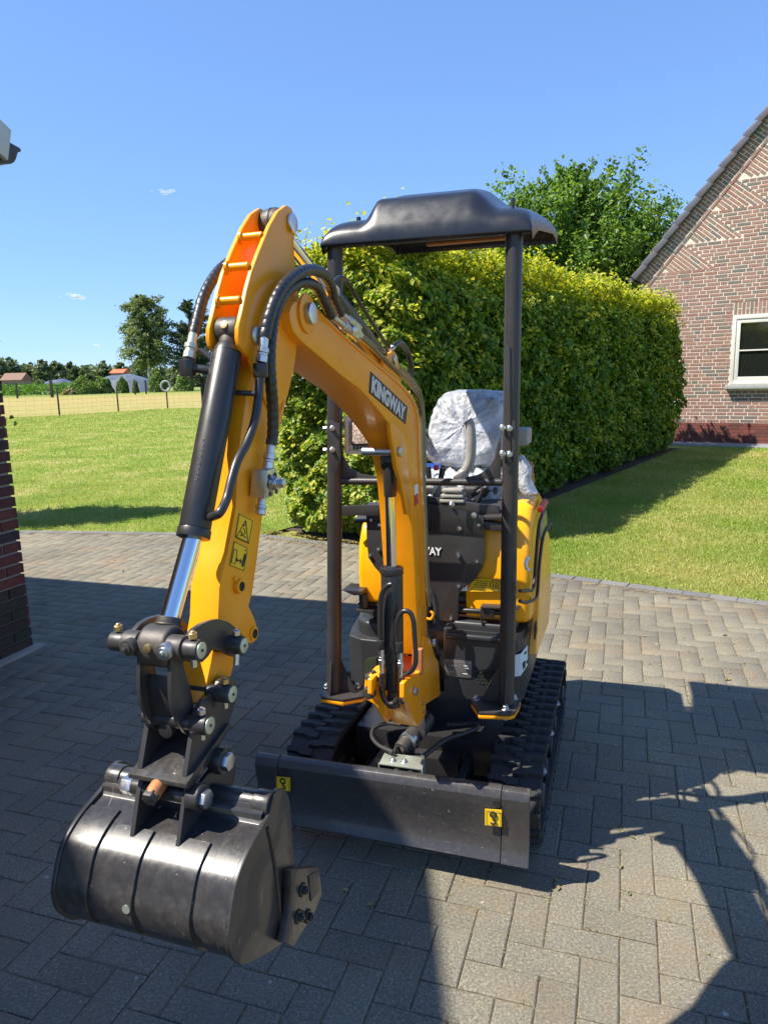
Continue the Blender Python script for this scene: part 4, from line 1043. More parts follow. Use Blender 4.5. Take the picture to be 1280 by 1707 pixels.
# ---------------- upper structure
body = empty("body", M(.08, 0, .6)); setparent(body, digger)
def front_slab(px, v, depth, name, mat, parent, bevel=.004, seg=2, smooth=35):
    w = MB(); w.extr([V_(q, v) for q in px], e2 * depth); return w.build(name, mat, parent, bevel, seg, smooth)
def side_slab(px, u, width, name, mat, parent, bevel=.004, seg=2, smooth=35):
    w = MB(); w.extr([U_(q, u) for q in px], -e1 * width); return w.build(name, mat, parent, bevel, seg, smooth)
# lower black housings
def hull(plan, zb, zt, name, mat, bevel=.02, seg=4):
    n = len(plan); w = MB(); w.add([M(u, v, zb(u, v)) for u, v in plan] + [M(u, v, zt(u, v)) for u, v in plan],
        [tuple(range(n))[::-1], tuple(range(n, 2 * n))] + [(i, (i + 1) % n, n + (i + 1) % n, n + i) for i in range(n)]); return w.build(name, mat, body, bevel, seg, 40)
zb = lambda u, v: .47 + max(0, v + .28) * .30; zt_ = lambda u, v: .735 + max(0, v) * .12
hull([(.125, -.335), (.355, -.335), (.392, -.322), (.412, -.28), (.428, -.1), (.438, .12), (.43, .34), (.36, .52), (.12, .60)], zb, lambda u, v: .735, "lower_housing", 'plastic')
hull([(.135, -.345), (.35, -.345), (.385, -.332), (.402, -.30), (.40, -.24), (.14, -.24)], lambda u, v: .700, lambda u, v: .722, "housing_lip", 'plastic', .008, 3)
hull([(.15, -.325), (.345, -.325), (.375, -.31), (.385, -.27), (.38, .1), (.15, .1)], lambda u, v: .70, lambda u, v: .765, "housing_step", 'plastic', .015, 3)
# left housing: stepped plastic moulding
hull([(-.285, -.20), (-.262, -.30), (-.20, -.335), (-.04, -.335), (-.04, .60), (-.24, .52), (-.31, .30), (-.315, .0)], zb, lambda u, v: .665, "lower_housing", 'plastic', .03, 4)
hull([(-.262, -.17), (-.24, -.26), (-.19, -.30), (-.03, -.30), (-.03, .5), (-.24, .4), (-.285, .1)], lambda u, v: .60, lambda u, v: .725, "housing_step", 'plastic', .025, 4)
hull([(-.235, -.14), (-.21, -.225), (-.17, -.255), (-.02, -.255), (-.02, .5), (-.22, .4), (-.26, .1)], lambda u, v: .60, lambda u, v: .765, "housing_step", 'plastic', .02, 4)
# dark mouth of the left moulding
w = MB(); w.extr([V_(q, -.342) for q in ((607, 1105), (612, 1098), (640, 1094), (640, 1140), (607, 1140))], e2 * .02); w.build("air_opening", 'core', body, .004)
w = MB(); w.box(M(.06, .1, .58), e1 * .30, e2 * .6, e3 * .2); w.build("machine_bed", 'black', body, .01)
w = MB(); w.extr([M(-.14, v, z) for v, z in [(.30, .75), (.30, 1.16), (.36, 1.22), (.55, 1.22), (.64, 1.12), (.66, .80)]], e1 * .46); w.build("engine_cover", 'plastic', body, .03, 4, 50)
# floor gap parts (dark shelves seen under the panel)
for k in range(4):
    w = MB(); w.box(M(.27, -.27 + .012 * k, .778 + .014 * k), e1 * .22, e2 * .05, e3 * .008); w.build("floor_shelf", 'copper' if k in (0, 2) else 'frame', body, .002)
w = MB(); w.rod(M(.17, -.30, .80), M(.33, -.30, .802), .010, n=14); w.box(M(.285, -.315, .806), e1 * .05, e2 * .03, e3 * .03); w.rod(M(.265, -.325, .80), M(.265, -.325, .772), .003); w.rod(M(.265, -.325, .772), M(.265, -.325, .766), .006)
w.build("pedal_linkage", 'black', body, .002)
w = MB(); w.extr([M(.262, -.34, .825), M(.40, -.33, .828), M(.40, -.26, .828), M(.262, -.27, .825)], e3 * .006); w.build("pedal", 'frame', body, .002)
w = MB(); w.extr([V_(q, -.36) for q in ((569, 984), (603, 986), (604, 992), (590, 993))], e2 * .10); w.build("pedal", 'black', body, .002)
w = MB(); w.rod(V_((606, 990), -.32), V_((607, 1012), -.32), .018); w.box(V_((612, 1015), -.31), e1 * .07, e2 * .06, e3 * .012); w.build("pedal_mount", 'frame', body, .002)
# hoods
HP = [(868, 826), (880, 824), (893, 829), (902, 842), (907, 862), (911, 885), (912, 920), (908, 960), (902, 990), (893, 1004), (866, 1000), (862, 960), (860, 860)]
def zhood(u, v): return 0
def hoodR():
    w = MB(); pr = [(-.30, .775), (-.305, .90), (-.295, 1.03), (-.275, 1.12), (-.23, 1.185), (-.14, 1.205), (.0, 1.20), (.15, 1.14), (.28, 1.02), (.33, .85), (.33, .72), (.1, .73), (-.28, .76)]
    n = len(pr)
    us = [(.20, .985), (.385, 1.0), (.418, .99), (.432, .955)]
    c = np.array([.02, .95]); Vv = []
    for u, s_ in us:
        for v, z in pr: Vv.append(M(u, c[0] + (v - c[0]) * s_ + (0 if v > 0 else (u - .2) * .03), c[1] + (z - c[1]) * s_))
    fs = [tuple(range(n))[::-1], tuple(range(3 * n, 4 * n))] + [(k * n + i, k * n + (i + 1) % n, (k + 1) * n + (i + 1) % n, (k + 1) * n + i) for k in range(3) for i in range(n)]
    w.add(Vv, fs); return w.build("hood", 'hood', body, .012, 3, 50)
hood = hoodR()
# left hood
w = MB(); pr = [(-.30, .80), (-.305, .92), (-.29, 1.03), (-.25, 1.10), (-.1, 1.15), (.15, 1.10), (.28, .98), (.30, .80)]
w.extr([M(-.215, v, z) for v, z in pr], e1 * .13); w.build("hood", 'hood', body, .018, 3, 50)
w = MB(); w.extr([M(-.217, v, z) for v, z in [(-.312, .795), (.3, .795), (.3, .80), (-.312, .80)]], e1 * .13); w.build("hood_seal", 'ink', body)
# rear flank panel and rubber seals on the right
w = MB(); w.extr([U_(q, .446) for q in ((909, 884), (914, 886), (917, 900), (917.5, 1000), (914, 1040), (899, 1080), (893, 1092), (897, 1030), (899, 990), (902, 945), (906, 905))], -e1 * .05); w.build("flank_panel", 'hood', body, .006, 3)
for pts in ([(908, 846), (903, 858), (897, 882), (893, 930), (889, 979), (880, 984), (866, 985)], [(918, 872), (909, 885), (903, 905), (898, 945), (895, 990), (889, 1000), (876, 1004), (866, 1002)]):
    w = MB(); w.tube([U_(q, .445) for q in pts], .006, 8, 6); w.build("rubber_seal", 'ink', hood)
w = MB(); w.rod(U_((900, 850), .452), U_((908, 836), .452), .011, .013); w.build("release_knob", 'red', hood, .004, 2)
w = MB(); w.extr([U_(q, .438) for q in ((900, 868), (909, 850), (911, 874), (899, 900))], e1 * .003); w.build("green_label", 'olive', hood)
w = MB(); w.tube([U_(q, .437) for q in ((880, 930), (876, 938), (877, 947), (881, 950))], .006, 8, 5); w.build("round_label", 'pale', hood)
# hood print: warning label
LB = [V_(q, -.3085) for q in ((789, 965), (838, 965), (838, 986), (778, 986))]
w = MB(); w.extr(LB, -e2 * .0015); w.build("warning_label", 'decal', hood)
for k in range(5):
    a = LB[0] * (1 - .16 * k - .1) + LB[3] * (.16 * k + .1); w = MB(); w.box(a + e1 * .035 - e2 * .003, e1 * (.05 - .006 * (k % 2)), e2 * .001, e3 * .0018); w.build("label_line", 'ink', hood)
c = V_((826, 976), -.311); w = MB(); w.tube([c + e1 * .021 * math.cos(a) + e3 * .021 * math.sin(a) for a in np.linspace(0, 2 * math.pi, 17)], .0012, 6, 2)
w.tube([c + e1 * .010 + e3 * .012, c + e1 * .010 - e3 * .012, c - e1 * .010 - e3 * .012, c - e1 * .010 + e3 * .012, c + e1 * .004 + e3 * .012, c + e1 * .0 + e3 * .004], .0012, 5, 1, smooth=False)
w.tube([c + e1 * .004 * math.cos(a) - e3 * .003 + e3 * .005 * math.sin(a) for a in np.linspace(0, 2 * math.pi, 9)], .001, 5, 1); w.build("label_symbol", 'ink', hood)
w = MB(); w.extr([V_(q, -.3085) for q in ((768, 974), (779, 974), (779, 985), (768, 985))], -e2 * .0015); w.build("small_label", 'white', hood)
# front panel
pan = front_slab([(610, 846), (640, 842), (700, 838), (806, 862), (808, 930), (803, 948), (790, 968), (770, 982), (764, 992), (763, 1033), (757, 1037), (733, 1034), (727, 1020), (712, 990), (690, 975), (660, 972), (645, 968), (624, 945), (614, 930), (611, 900)], -.318, .006, "front_panel", 'frame', body, .0015)
w = MB(); w.extr([V_(q, -.322) for q in ((640, 846), (700, 836), (806, 860), (806, 893), (700, 884), (640, 884))], e2 * .004); w.build("panel_overlay", 'black', pan, .001)
for q, r_ in (((766, 881), .008), ((798, 875), .006), ((764, 925), .0085), ((795, 936), .006), ((764.5, 977), .006), ((752, 1030), .006), ((623, 852), .009), ((619, 867), .006), ((633, 875), .007), ((631, 916), .007), ((617, 926), .006), ((791, 858), .010)):
    p = V_(q, -.319); w = MB(); w.rod(p, p - e2 * (.018 if r_ > .008 else .008), r_, n=14); w.build("panel_bolt", 'steel', pan, .0015, 2)
Pk = (V_((672, 919), -.3195) + V_((735, 918), -.3195)) / 2
L0, L1 = V_((664, 916), -.3205), V_((735, 921), -.3205)
lettering("KINGWAY", "panel_lettering", (L0 + L1) / 2, e1, e3, np.linalg.norm(L1 - L0), 'white', pan, .001, .02, 1.15)
lg = V_((703, 893), -.3215); w = MB()
w.tube([lg + e1 * .002 + e3 * .012, lg + e1 * .008 + e3 * .002, lg + e1 * .006 - e3 * .006, lg - e1 * .004 - e3 * .016], .0028, 6, 4); w.tube([lg + e1 * .010 + e3 * .006, lg + e1 * .004 - e3 * .004, lg - e3 * .006], .002, 6, 3); w.build("panel_emblem", 'white', pan)
# dash top and side plates
w = MB(); w.extr([M(-.22, -.318, 1.115), M(.35, -.318, 1.150), M(.36, -.20, 1.195), M(-.20, -.20, 1.165)], e3 * .010); w.build("dash_shelf", 'frame', body, .002)
w = MB(); w.extr([V_(q, -.30) for q in ((704, 826), (832, 846), (832, 862), (808, 863), (704, 842))], e2 * .02); w.build("dash_plate", 'frame', body, .002)
w = MB(); w.extr([V_(q, -.34) for q in ((566, 844), (612, 842), (632, 842), (632, 860), (566, 859))], e2 * .012); w.build("cross_plate", 'frame', body, .002)
w = MB(); w.extr([M(.16, -.31, 1.15), M(.36, -.31, 1.13), M(.36, -.10, 1.12), M(.16, -.1, 1.14)], -e3 * .03); w.build("dash_shelf", 'frame', body, .004)
hexbolt(V_((753, 841), -.315), -e2, .008, .016, body, 'steel')
# lower housing details
w = MB(); w.extr([V_(q, -.3365) for q in ((741.5, 1098), (786, 1102), (786, 1131), (741.5, 1126))], -e2 * .0015); npl = w.build("name_plate", 'silver', body, .0005)
npl.data.materials[0] = MT['plate']
for q in ((745, 1102), (783, 1105), (745, 1123), (783, 1127)): p = V_(q, -.338); w = MB(); w.rod(p, p - e2 * .002, .0022, n=8); w.build("rivet", 'steel', npl)
for k, (x0, x1, y) in enumerate(((750, 776, 1104), (751, 758, 1109), (773, 782, 1110), (751, 756, 1114), (775, 781, 1114), (750, 757, 1119), (776, 782, 1118), (771, 779, 1123))):
    a, b = V_((x0, y), -.3382), V_((x1, y + .8), -.3382); w = MB(); w.rod(a, b, .0008, n=4); w.build("plate_print", 'white' if k % 3 else 'ink', npl)
hol = MB()
for i in range(10):
    for j in range(7):
        u, z = .245 + i * .0125 + (j % 2) * .006, .515 + j * .0125
        if (i + j * 2) > 4 and u < .352: hol.rod(M(u, -.3352, z), M(u, -.3375, z), .0043, n=8)
hol.build("vent_hole_grid", 'core', body)
SB = [V_((855, 1093), -.327), U_((871, 1087), .413), U_((873, 1124), .413), V_((854, 1139), -.327)]
w = MB(); cB = [M(.385, -.335, 0), M(.421, -.295, 0)]
pz = lambda P, z: P * np.array([1, 1, 0]) + e3 * z
s0, s1 = M(.372, -.3395, 0), M(.405, -.318, 0); s2 = M(.420, -.24, 0)
w.add([pz(s0, .575), pz(s1, .575), pz(s2, .585), pz(s2, .665), pz(s1, .66), pz(s0, .655)], [(0, 1, 4, 5), (1, 2, 3, 4)])
sb = w.build("noise_label", 'pale', body, smooth=0)
dd = (s2 - s1) / np.linalg.norm(s2 - s1); nn_ = np.cross(dd, e3); nn_ = nn_ if np.dot(nn_, CAMP - s1) > 0 else -nn_
lettering("90", "noise_figure", pz(s1 + (s2 - s1) * .42, .602) + nn_ * .002 , dd, e3, .030, 'ink', sb, .0008, .0, 1.3)
lettering("dB", "noise_unit", pz(s1 + (s2 - s1) * .86, .603) + nn_ * .002, dd, e3, .014, 'ink', sb, .0008, .0, 1.2)
lettering("LWA", "noise_symbol", pz(s1 + (s2 - s1) * .62, .645) + nn_ * .002, dd, e3, .024, 'ink', sb, .0008, .0, 1.1)
w = MB(); w.extr([U_(q, .4425) for q in ((890, 1040), (893, 1034), (894, 1050), (891, 1066), (889, 1066))], e1 * .003); w.build("side_slot", 'core', body, .001)

# seat
seat = empty("seat", M(.11, .25, 1.0)); setparent(seat, digger)
def seat_shell():
    SP = [(703, 762), (704, 738), (710, 706), (716, 684), (724, 666), (736, 655), (756, 650.5), (800, 650), (836, 653), (851, 662), (856, 690), (852, 730), (838, 764), (812, 778), (770, 781), (725, 776)]
    P = np.array([V_(q, .12) for q in SP]); c = P.mean(0); V = []; n = len(P); K = 14; m = 130
    Q = []
    for i in range(m): 
        t = i / m * n; a = int(t); f_ = t - a; Q.append(P[a % n] * (1 - f_) + P[(a + 1) % n] * f_)
    Q = np.array(Q)
    r2 = np.random.default_rng(3)
    for ring in range(K * 2):
        s_ = ring / (K * 2 - 1); a = s_ * math.pi; rad = math.sin(a) ** .45 if 0 < s_ < 1 else .02; dep = -.085 * math.cos(a)
        for i in range(m):
            p = c + (Q[i] - c) * max(rad, .02); an = i / m * 2 * math.pi
            uu, zz = float(np.dot(p - c, e1)), p[2] - c[2]
            cr = .010 * mnoise.noise(Vector((uu * 9, zz * 5, ring * .35))) + .007 * abs(mnoise.noise(Vector((uu * 22 + zz * 9, zz * 14, 3)))) * 2 + .004 * mnoise.noise(Vector((uu * 60, zz * 45, 1)))
            V.append(p + e2 * (dep + .07) + (p - c) * cr * 1.5 - e2 * cr * 1.6 + e2 * (.18 * (p[2] - c[2])))
    fs = [(k * m + i, k * m + (i + 1) % m, (k + 1) * m + (i + 1) % m, (k + 1) * m + i) for k in range(2 * K - 1) for i in range(m)]
    w = MB(); w.add(V, fs); return w.build("backrest_film", 'film', seat, 0, smooth=180)
seat_shell()
SPi = [(712, 756), (714, 738), (719, 708), (725, 688), (733, 672), (744, 663), (760, 658), (800, 658), (832, 661), (842, 670), (846, 692), (842, 728), (830, 756), (808, 768), (770, 770), (730, 766)]
w = MB(); w.extr([V_(q, .155) for q in SPi], e2 * .07); w.build("backrest", 'seatgrey', seat, .018, 4, 60)
w = MB(); w.box(M(.12, .0, 1.20), e1 * .36, e2 * .34, e3 * .09); w.build("cushion", 'black', seat, .03, 4)
fm = MB(); r2 = np.random.default_rng(5); nx, ny = 40, 24; Vv = []
for j in range(ny + 1):
    for i in range(nx + 1):
        u, v = -.07 + .40 * i / nx, -.20 + .40 * j / ny; z = 1.255 + .012 * math.sin(i * 1.1 + j * .7) + .010 * math.sin(i * .5 - j * 1.3) - (.10 if j < 2 else (.04 if j < 3 else 0)) + r2.normal(0, .003)
        Vv.append(M(u + .008 * math.sin(j * 2.), v, z))
fm.add(Vv, [(j * (nx + 1) + i, j * (nx + 1) + i + 1, (j + 1) * (nx + 1) + i + 1, (j + 1) * (nx + 1) + i) for j in range(ny) for i in range(nx)]); fm.build("cushion_film", 'film', seat, 0, smooth=180)
w = MB(); w.box(V_((722, 777), -.02), e1 * .06, e2 * .004, e3 * .022); w.build("film_label", 'blue', seat)
w = MB(); w.box(V_((872, 727), -.04), e1 * .05, e2 * .13, e3 * .062); w.build("armrest", 'grey', seat, .012, 3)
w = MB(); w.box(V_((702, 722), .10), e1 * .03, e2 * .10, e3 * .04); w.build("armrest", 'black', seat, .012, 3)
# bag wrapped round the right control
w = MB(); r2 = np.random.default_rng(8); Q = [(870, 758, .006), (868, 768, .020), (872, 780, .026), (874, 796, .027), (876, 808, .024), (880, 822, .028), (882, 824, .02)]; m = 16; Vv = []
for (x, y, r_) in Q:
    c = V_((x, y), -.20)
    for i in range(m): a = 2 * math.pi * i / m; rr = r_ * (1 + r2.normal(0, .14)); Vv.append(c + e1 * rr * math.cos(a) + e2 * rr * math.sin(a))
w.add(Vv, [(k * m + i, k * m + (i + 1) % m, (k + 1) * m + (i + 1) % m, (k + 1) * m + i) for k in range(len(Q) - 1) for i in range(m)]); w.build("wrapped_control", 'film', body, 0, smooth=60)
w = MB(); w.rod(V_((882, 770), -.14), V_((886, 806), -.14), .012); w.build("control_arm", 'copper', body, .003)
# joystick and levers
w = MB(); w.tube([V_(q, -.25) for q in ((768, 793), (776, 784), (783, 768), (785, 745), (784.5, 722), (783, 708), (779, 701))], .0165, 14, 6, lambda L, r: r * (1.25 if L < .02 else 1.0 + .12 * math.sin(L * 14))); w.build("joystick", 'grey', digger, 0, smooth=60)
w = MB(); w.rod(V_((773, 800), -.25), V_((766, 788), -.25), .022, .03); w.build("joystick_boot", 'grey', digger, .004)
for k, y in enumerate((816, 825, 833)):
    w = MB(); w.box(V_((756, y), -.27), e1 * (.075 + .008 * k), e2 * .07, e3 * .012); w.build("bellows", 'grey', digger, .005, 2)
for (x0, y0, x1, y1, m_, r_) in ((716, 806, 713, 778, 'ink', .010), (733, 806, 738, 780, 'ink', .010), (728, 830, 735, 800, 'grey', .007), (722, 832, 726, 808, 'steel', .006), (796, 838, 806, 812, 'ink', .009), (786, 826, 812, 812, 'ink', .008)):
    w = MB(); w.rod(V_((x0, y0), -.24), V_((x1, y1), -.24), r_, r_ * 1.1); w.build("lever", m_, digger, .003)
w = MB(); w.rod(V_((727, 784), -.245), V_((727, 775), -.245), .009); w.build("lever_knob", 'red', digger, .003)

# ---------------- canopy frame
cf = empty("canopy_frame", M(.06, -.44, .5)); setparent(cf, digger)
VP = -.445
for (bx_, by_, tx, ty, sg, foot) in ((557, 1150, 559, 392, -1, [(533, 1155), (541, 1148), (575, 1142), (608, 1143), (609, 1151), (606, 1160), (571, 1166), (536, 1161)]),
                             (844, 1172, 857, 382, 1, [(785, 1168), (798, 1160), (825, 1161), (868, 1163), (866, 1172), (858, 1186), (850, 1189), (798, 1187)])):
    b, t = V_((bx_, by_), VP), V_((tx, ty), VP); w = MB(); w.rod(b, t, .0265, n=28); po = w.build("canopy_post", 'frame', cf, 0, smooth=40)
    z0 = b[2] - .002
    fp = MB(); fp.extr([gd(*q, z0) for q in foot], -e3 * .010); fp.build("foot_plate", 'frame', po, .002)
    fo = MB(); fo.extr([gd(*q, z0) - e3 * .012 - e2 * .002 for q in foot], -e3 * .012); fo.build("mount_flange", 'yellow', po, .004)
    g = MB(); s_ = -sg; g.extr([b + e3 * .0 + e1 * s_ * .022, b + e3 * .14 + e1 * s_ * .022, b + e3 * .0 + e1 * s_ * .09], e2 * .006); g.build("gusset", 'frame', po, .001)
    g = MB(); g.extr([b - e2 * .022, b - e2 * .022 + e3 * .12, b - e2 * .028 + e3 * .12, b - e2 * .052 + e3 * .0], e1 * .006); g.build("gusset", 'frame', po, .001)
    for q in ([(545, 1146), (596, 1145)] if sg < 0 else [(793, 1166), (842, 1182), (856, 1165)]):
        p = gd(*q, z0); hexbolt(p, e3, .011, .014, po); hexbolt(p - e3 * .024, -e3, .009, .014, po, washer=False)
    w = MB(); w.rod(gd(*((571, 1172) if sg < 0 else (820, 1192)), z0 - .03), gd(*((571, 1172) if sg < 0 else (820, 1192)), z0 - .055), .012, n=10); w.build("lug", 'yellow', po)
    # folding joint plates
    if sg < 0: pl_ = [(545, 706), (551, 700), (557, 704), (566, 706), (566, 765), (562, 790), (554, 783), (545, 760)]; bo = [(554, 714), (554, 750)]
    else: pl_ = [(843, 578), (847, 574), (850, 580), (851, 780), (848, 790), (844, 780), (840, 735)]; bo = [(849, 714), (849, 757), (837, 713), (837, 756)]
    w = MB(); w.extr([V_(q, VP - .030) for q in pl_], e2 * .008); w.build("joint_plate", 'frame', po, .0015)
    if sg > 0:
        w = MB(); w.extr([V_(q, VP - .030) for q in ((853, 700), (858, 703), (858, 765), (853, 770))], e2 * .008); w.build("joint_plate", 'frame', po, .0015)
    for q in bo: hexbolt(V_(q, VP - .030), -e2, .0075, .012, po)
    if sg < 0:
        for q in ((545, 714), (545, 750)): p = V_(q, VP); w = MB(); w.rod(p, p - e1 * .012, .0075, n=6); w.build("nut", 'steel', po)
w = MB(); w.rod(V_((566, 802), VP), V_((836, 804), VP), .0125, n=20); w.build("crossbar", 'frame', cf, 0)
def gusC(px): w = MB(); w.extr([V_(q, VP) for q in px], e2 * .006); w.build("corner_gusset", 'frame', cf, .001)
gusC([(567, 797), (567, 740), (572, 760), (583, 780), (603, 791), (633, 795), (633, 797)])
gusC([(834, 799), (834, 728), (829, 740), (824, 765), (812, 782), (795, 792), (768, 797), (768, 799)])
# work lamp
lamp = empty("work_lamp", V_((598, 722), -.40)); setparent(lamp, digger)
w = MB(); A = [V_(q, -.43) for q in ((574, 694), (581, 693), (581, 752), (574, 755))]; w.extr(A, e2 * .05); w.extr([V_(q, -.43) for q in ((581, 752), (625, 752), (625, 757), (575, 757))], e2 * .03); w.build("lamp_bracket", 'wframe', lamp, .002)
w = MB(); w.extr([V_(q, -.44) for q in ((584, 701), (625, 701), (625, 743), (584, 743))], e2 * .045); w.build("lamp_body", 'black', lamp, .008, 3)
w = MB(); w.extr([V_(q, -.443) for q in ((587, 704), (622, 704), (622, 740), (587, 740))], e2 * .004); w.build("lamp_lens", 'lens', lamp, .004)
for i in range(6): 
    w = MB(); w.extr([V_((588 + i * 6, 743), -.43), V_((590 + i * 6, 743), -.43), V_((590 + i * 6, 750), -.43), V_((588 + i * 6, 750), -.43)], e2 * .03); w.build("cooling_fin", 'black', lamp)
# canopy roof
def canopy():
    u0, u1, v0, v1 = -.240, .448, -.485, .36; nx, ny = 84, 64; H = .054
    def Z(u, v):
        a, b = (u - (u0 + u1) / 2) / ((u1 - u0) / 2), (v - (v0 + v1) / 2) / ((v1 - v0) / 2)
        base = 2.088 + .145 * (v - v0) - .0 + (u - u0) * -.012
        arch = .020 * (1 - ((v - (v0 + .30)) / .5) ** 2)
        edge = (max(0, 1 - abs(a) ** 14) ** .5) * (max(0, 1 - abs(b) ** 12) ** .5)
        sm = lambda x, lo, hi: min(1, max(0, (x - lo) / (hi - lo))) ** 2 * (3 - 2 * min(1, max(0, (x - lo) / (hi - lo))))
        bump_ = sm(u, -.105, -.055) * (1 - sm(u, .25 , .345)) * sm(v, v0 - .02, v0 + .075) * (1 - sm(v, v1 - .08, v1)) * (.062)
        br = .022 * (1 - sm(abs(v - v0 - .36), .0, .2)) * sm(u, -.13, -.03) * (1 - sm(u, .2, .3))
        return base + edge * (H + arch + bump_ * 1.0 + br)
    V = []; 
    for j in range(ny + 1):
        for i in range(nx + 1):
            a = -math.cos(math.pi * i / nx) * .55 + (2 * i / nx - 1) * .45; b = -math.cos(math.pi * j / ny) * .55 + (2 * j / ny - 1) * .45
            u = (u0 + u1) / 2 + a * (u1 - u0) / 2; v = (v0 + v1) / 2 + b * (v1 - v0) / 2
            # rounded plan corners
            V.append(M(u, v, Z(u, v)))
    F_ = [(j * (nx + 1) + i, j * (nx + 1) + i + 1, (j + 1) * (nx + 1) + i + 1, (j + 1) * (nx + 1) + i) for j in range(ny) for i in range(nx)]
    # skirt
    rim = [i for i in range(nx + 1)] + [(j + 1) * (nx + 1) - 1 for j in range(1, ny + 1)] + [ny * (nx + 1) + i for i in range(nx - 1, -1, -1)] + [j * (nx + 1) for j in range(ny - 1, 0, -1)]
    o = len(V)
    for r_ in rim:
        p = np.array(V[r_]); v = float(np.dot(p - MO, e2)); u = float(np.dot(p - MO, e1))
        sk = .035
        if u > u1 - .02 or u < u0 + .02: sk = .012 + .045 * abs((v - (v0 + v1) / 2) / ((v1 - v0) / 2)) ** 2.5 - .02
        if v < v0 + .01: sk = .012
        V.append(p - e3 * max(.002, sk))
    for k in range(len(rim)): k2 = (k + 1) % len(rim); F_.append((rim[k], o + k, o + k2, rim[k2]))
    w = MB(); w.add(V, F_); ob = w.build("canopy_roof", 'roofplastic', digger, 0, smooth=60)
    md = ob.modifiers.new("wall", 'SOLIDIFY'); md.thickness = .006; md.offset = -1
    return ob
roof = canopy()
w = MB(); w.rod(M(-.20, -.40, 2.095), M(.40, -.40, 2.09), .012, n=14); w.rod(M(-.18, .1, 2.185), M(.38, .1, 2.18), .012, n=14); w.build("roof_rail", 'frame', cf)
for u in (-.18, .38): w = MB(); w.rod(M(u, -.42, 2.095), M(u, .12, 2.19), .012, n=14); w.build("roof_rail", 'frame', cf)
w = MB(); w.box(M(.22, -.36, 2.078), e1 * .26, e2 * .03, e3 * .008); w.build("wiring_rail", 'copper', cf, .002)
for u, v in ((-.10, -.455), (.16, -.45), (.41, -.1)): hexbolt(M(u, v, 2.10 + .145 * (v + .485)), -e3, .006, .022, roof, washer=False)
for u, v in ((-.17, -.30), (.0, -.1), (.03, -.1), (.37, -.35)): w = MB(); w.rod(M(u, v, 2.16 if u < -.1 or u > .3 else 2.26), M(u, v, 2.20 if u < -.1 or u > .3 else 2.295), .008 if u < -.1 or u > .3 else .018, n=10); w.build("roof_cap", 'black', roof, .002)

# ---------------- swing bracket and boom
sw = plate([(706, 1060), (717, 1064), (720, 1075), (724, 1092), (731, 1102), (734, 1155), (733, 1160), (709, 1175), (710, 1190), (697, 1211), (690, 1198), (681, 1174), (674, 1164), (674, 1139), (680, 1132), (697, 1124), (703, 1112)], .062, .046, "swing_bracket", 'yellow', digger, .004, 3)
SWP = [(706, 1060), (717, 1064), (720, 1075), (724, 1092), (731, 1102), (734, 1155), (733, 1160), (709, 1175), (710, 1190), (697, 1211), (690, 1198), (681, 1174), (674, 1164), (674, 1139), (680, 1132), (697, 1124), (703, 1112)]
wch = MB(); wch.extr([B(q, .062) - bw * .120 for q in SWP], bw * .016); wch.build("bracket_cheek", 'yellow', sw, .004, 3)
plate([(681, 1173), (692, 1166), (710, 1174), (710, 1190), (697, 1211), (690, 1198)], .046, -.042, "bracket_floor", 'yellow', sw, .003)
plate([(706, 1096), (731, 1102), (734, 1155), (709, 1175), (700, 1150)], .046, -.042, "bracket_back", 'yellow', sw, .003)
def loc_front(px, P0, depth, name, mat, parent, bevel=.004): # outline on a plane facing along the boom
    w = MB(); w.extr([hit(q, P0, bf) for q in px], -bf * depth); return w.build(name, mat, parent, bevel, 3, 35)
FP0 = B((660, 1170), 0) + bf * .0
loc_front([(608, 1131), (614, 1126), (628, 1124), (640, 1132), (645, 1148), (643, 1172), (645, 1188), (637, 1197), (626, 1177), (607, 1166), (606, 1150)], B((676, 1160), .05), .09, "swing_lug", 'yellow', sw, .008)
w = MB(); c = hit((623, 1128), B((676, 1160), .06) - bf * .045, bf); w.rod(c - e3 * .005, c + e3 * .006, .028, n=24); w.rod(c, c + e3 * .02, .008, n=8); w.build("king_pin", 'cast', sw, .002)
w = MB(); c = hit((615, 1155), B((676, 1160), .06), bf); w.rod(c - bf * .01, c + bf * .012, .022, .018, n=20); w.build("swing_cylinder_eye", 'cast', sw, .004)
for q, o_ in (((721, 1071), .062), ((689, 1152), .062)):
    p = B(q, o_); w = MB(); w.rod(p, p + bw * .012, .014, n=24); w.build("pin", 'steel', sw, .003, 2)
for q in ((703, 1172), (704, 1186)): p = B(q, .062); w = MB(); w.rod(p, p + bw * .006, .006, n=10); w.build("grease_nipple", 'brass', sw)
loc_front([(685, 1130), (687, 1083), (703, 1083), (703, 1126)], B((690, 1140), .05) - bf * .03, .02, "spacer_block", 'copper', sw, .003)

BH = .052
BO = [(486, 510), (493, 502), (505, 502), (517, 506), (532, 516), (545, 530), (567, 551.5), (602, 582), (636, 611), (668, 637), (688, 660), (697, 679.5), (700.5, 701), (702, 760), (704, 803), (707, 870), (709, 940), (711, 1010), (712, 1075), (706, 1092), (698, 1092), (696, 1060), (691, 950), (687, 880), (683, 815), (678, 775), (668, 738), (655, 716), (640, 695), (618, 668), (601, 649), (569, 625), (535, 596), (517, 581), (500, 566), (489, 552), (484, 535), (483, 520)]
boom = plate(BO, BH, -BH, "boom", 'yellow', digger, .003, 2)
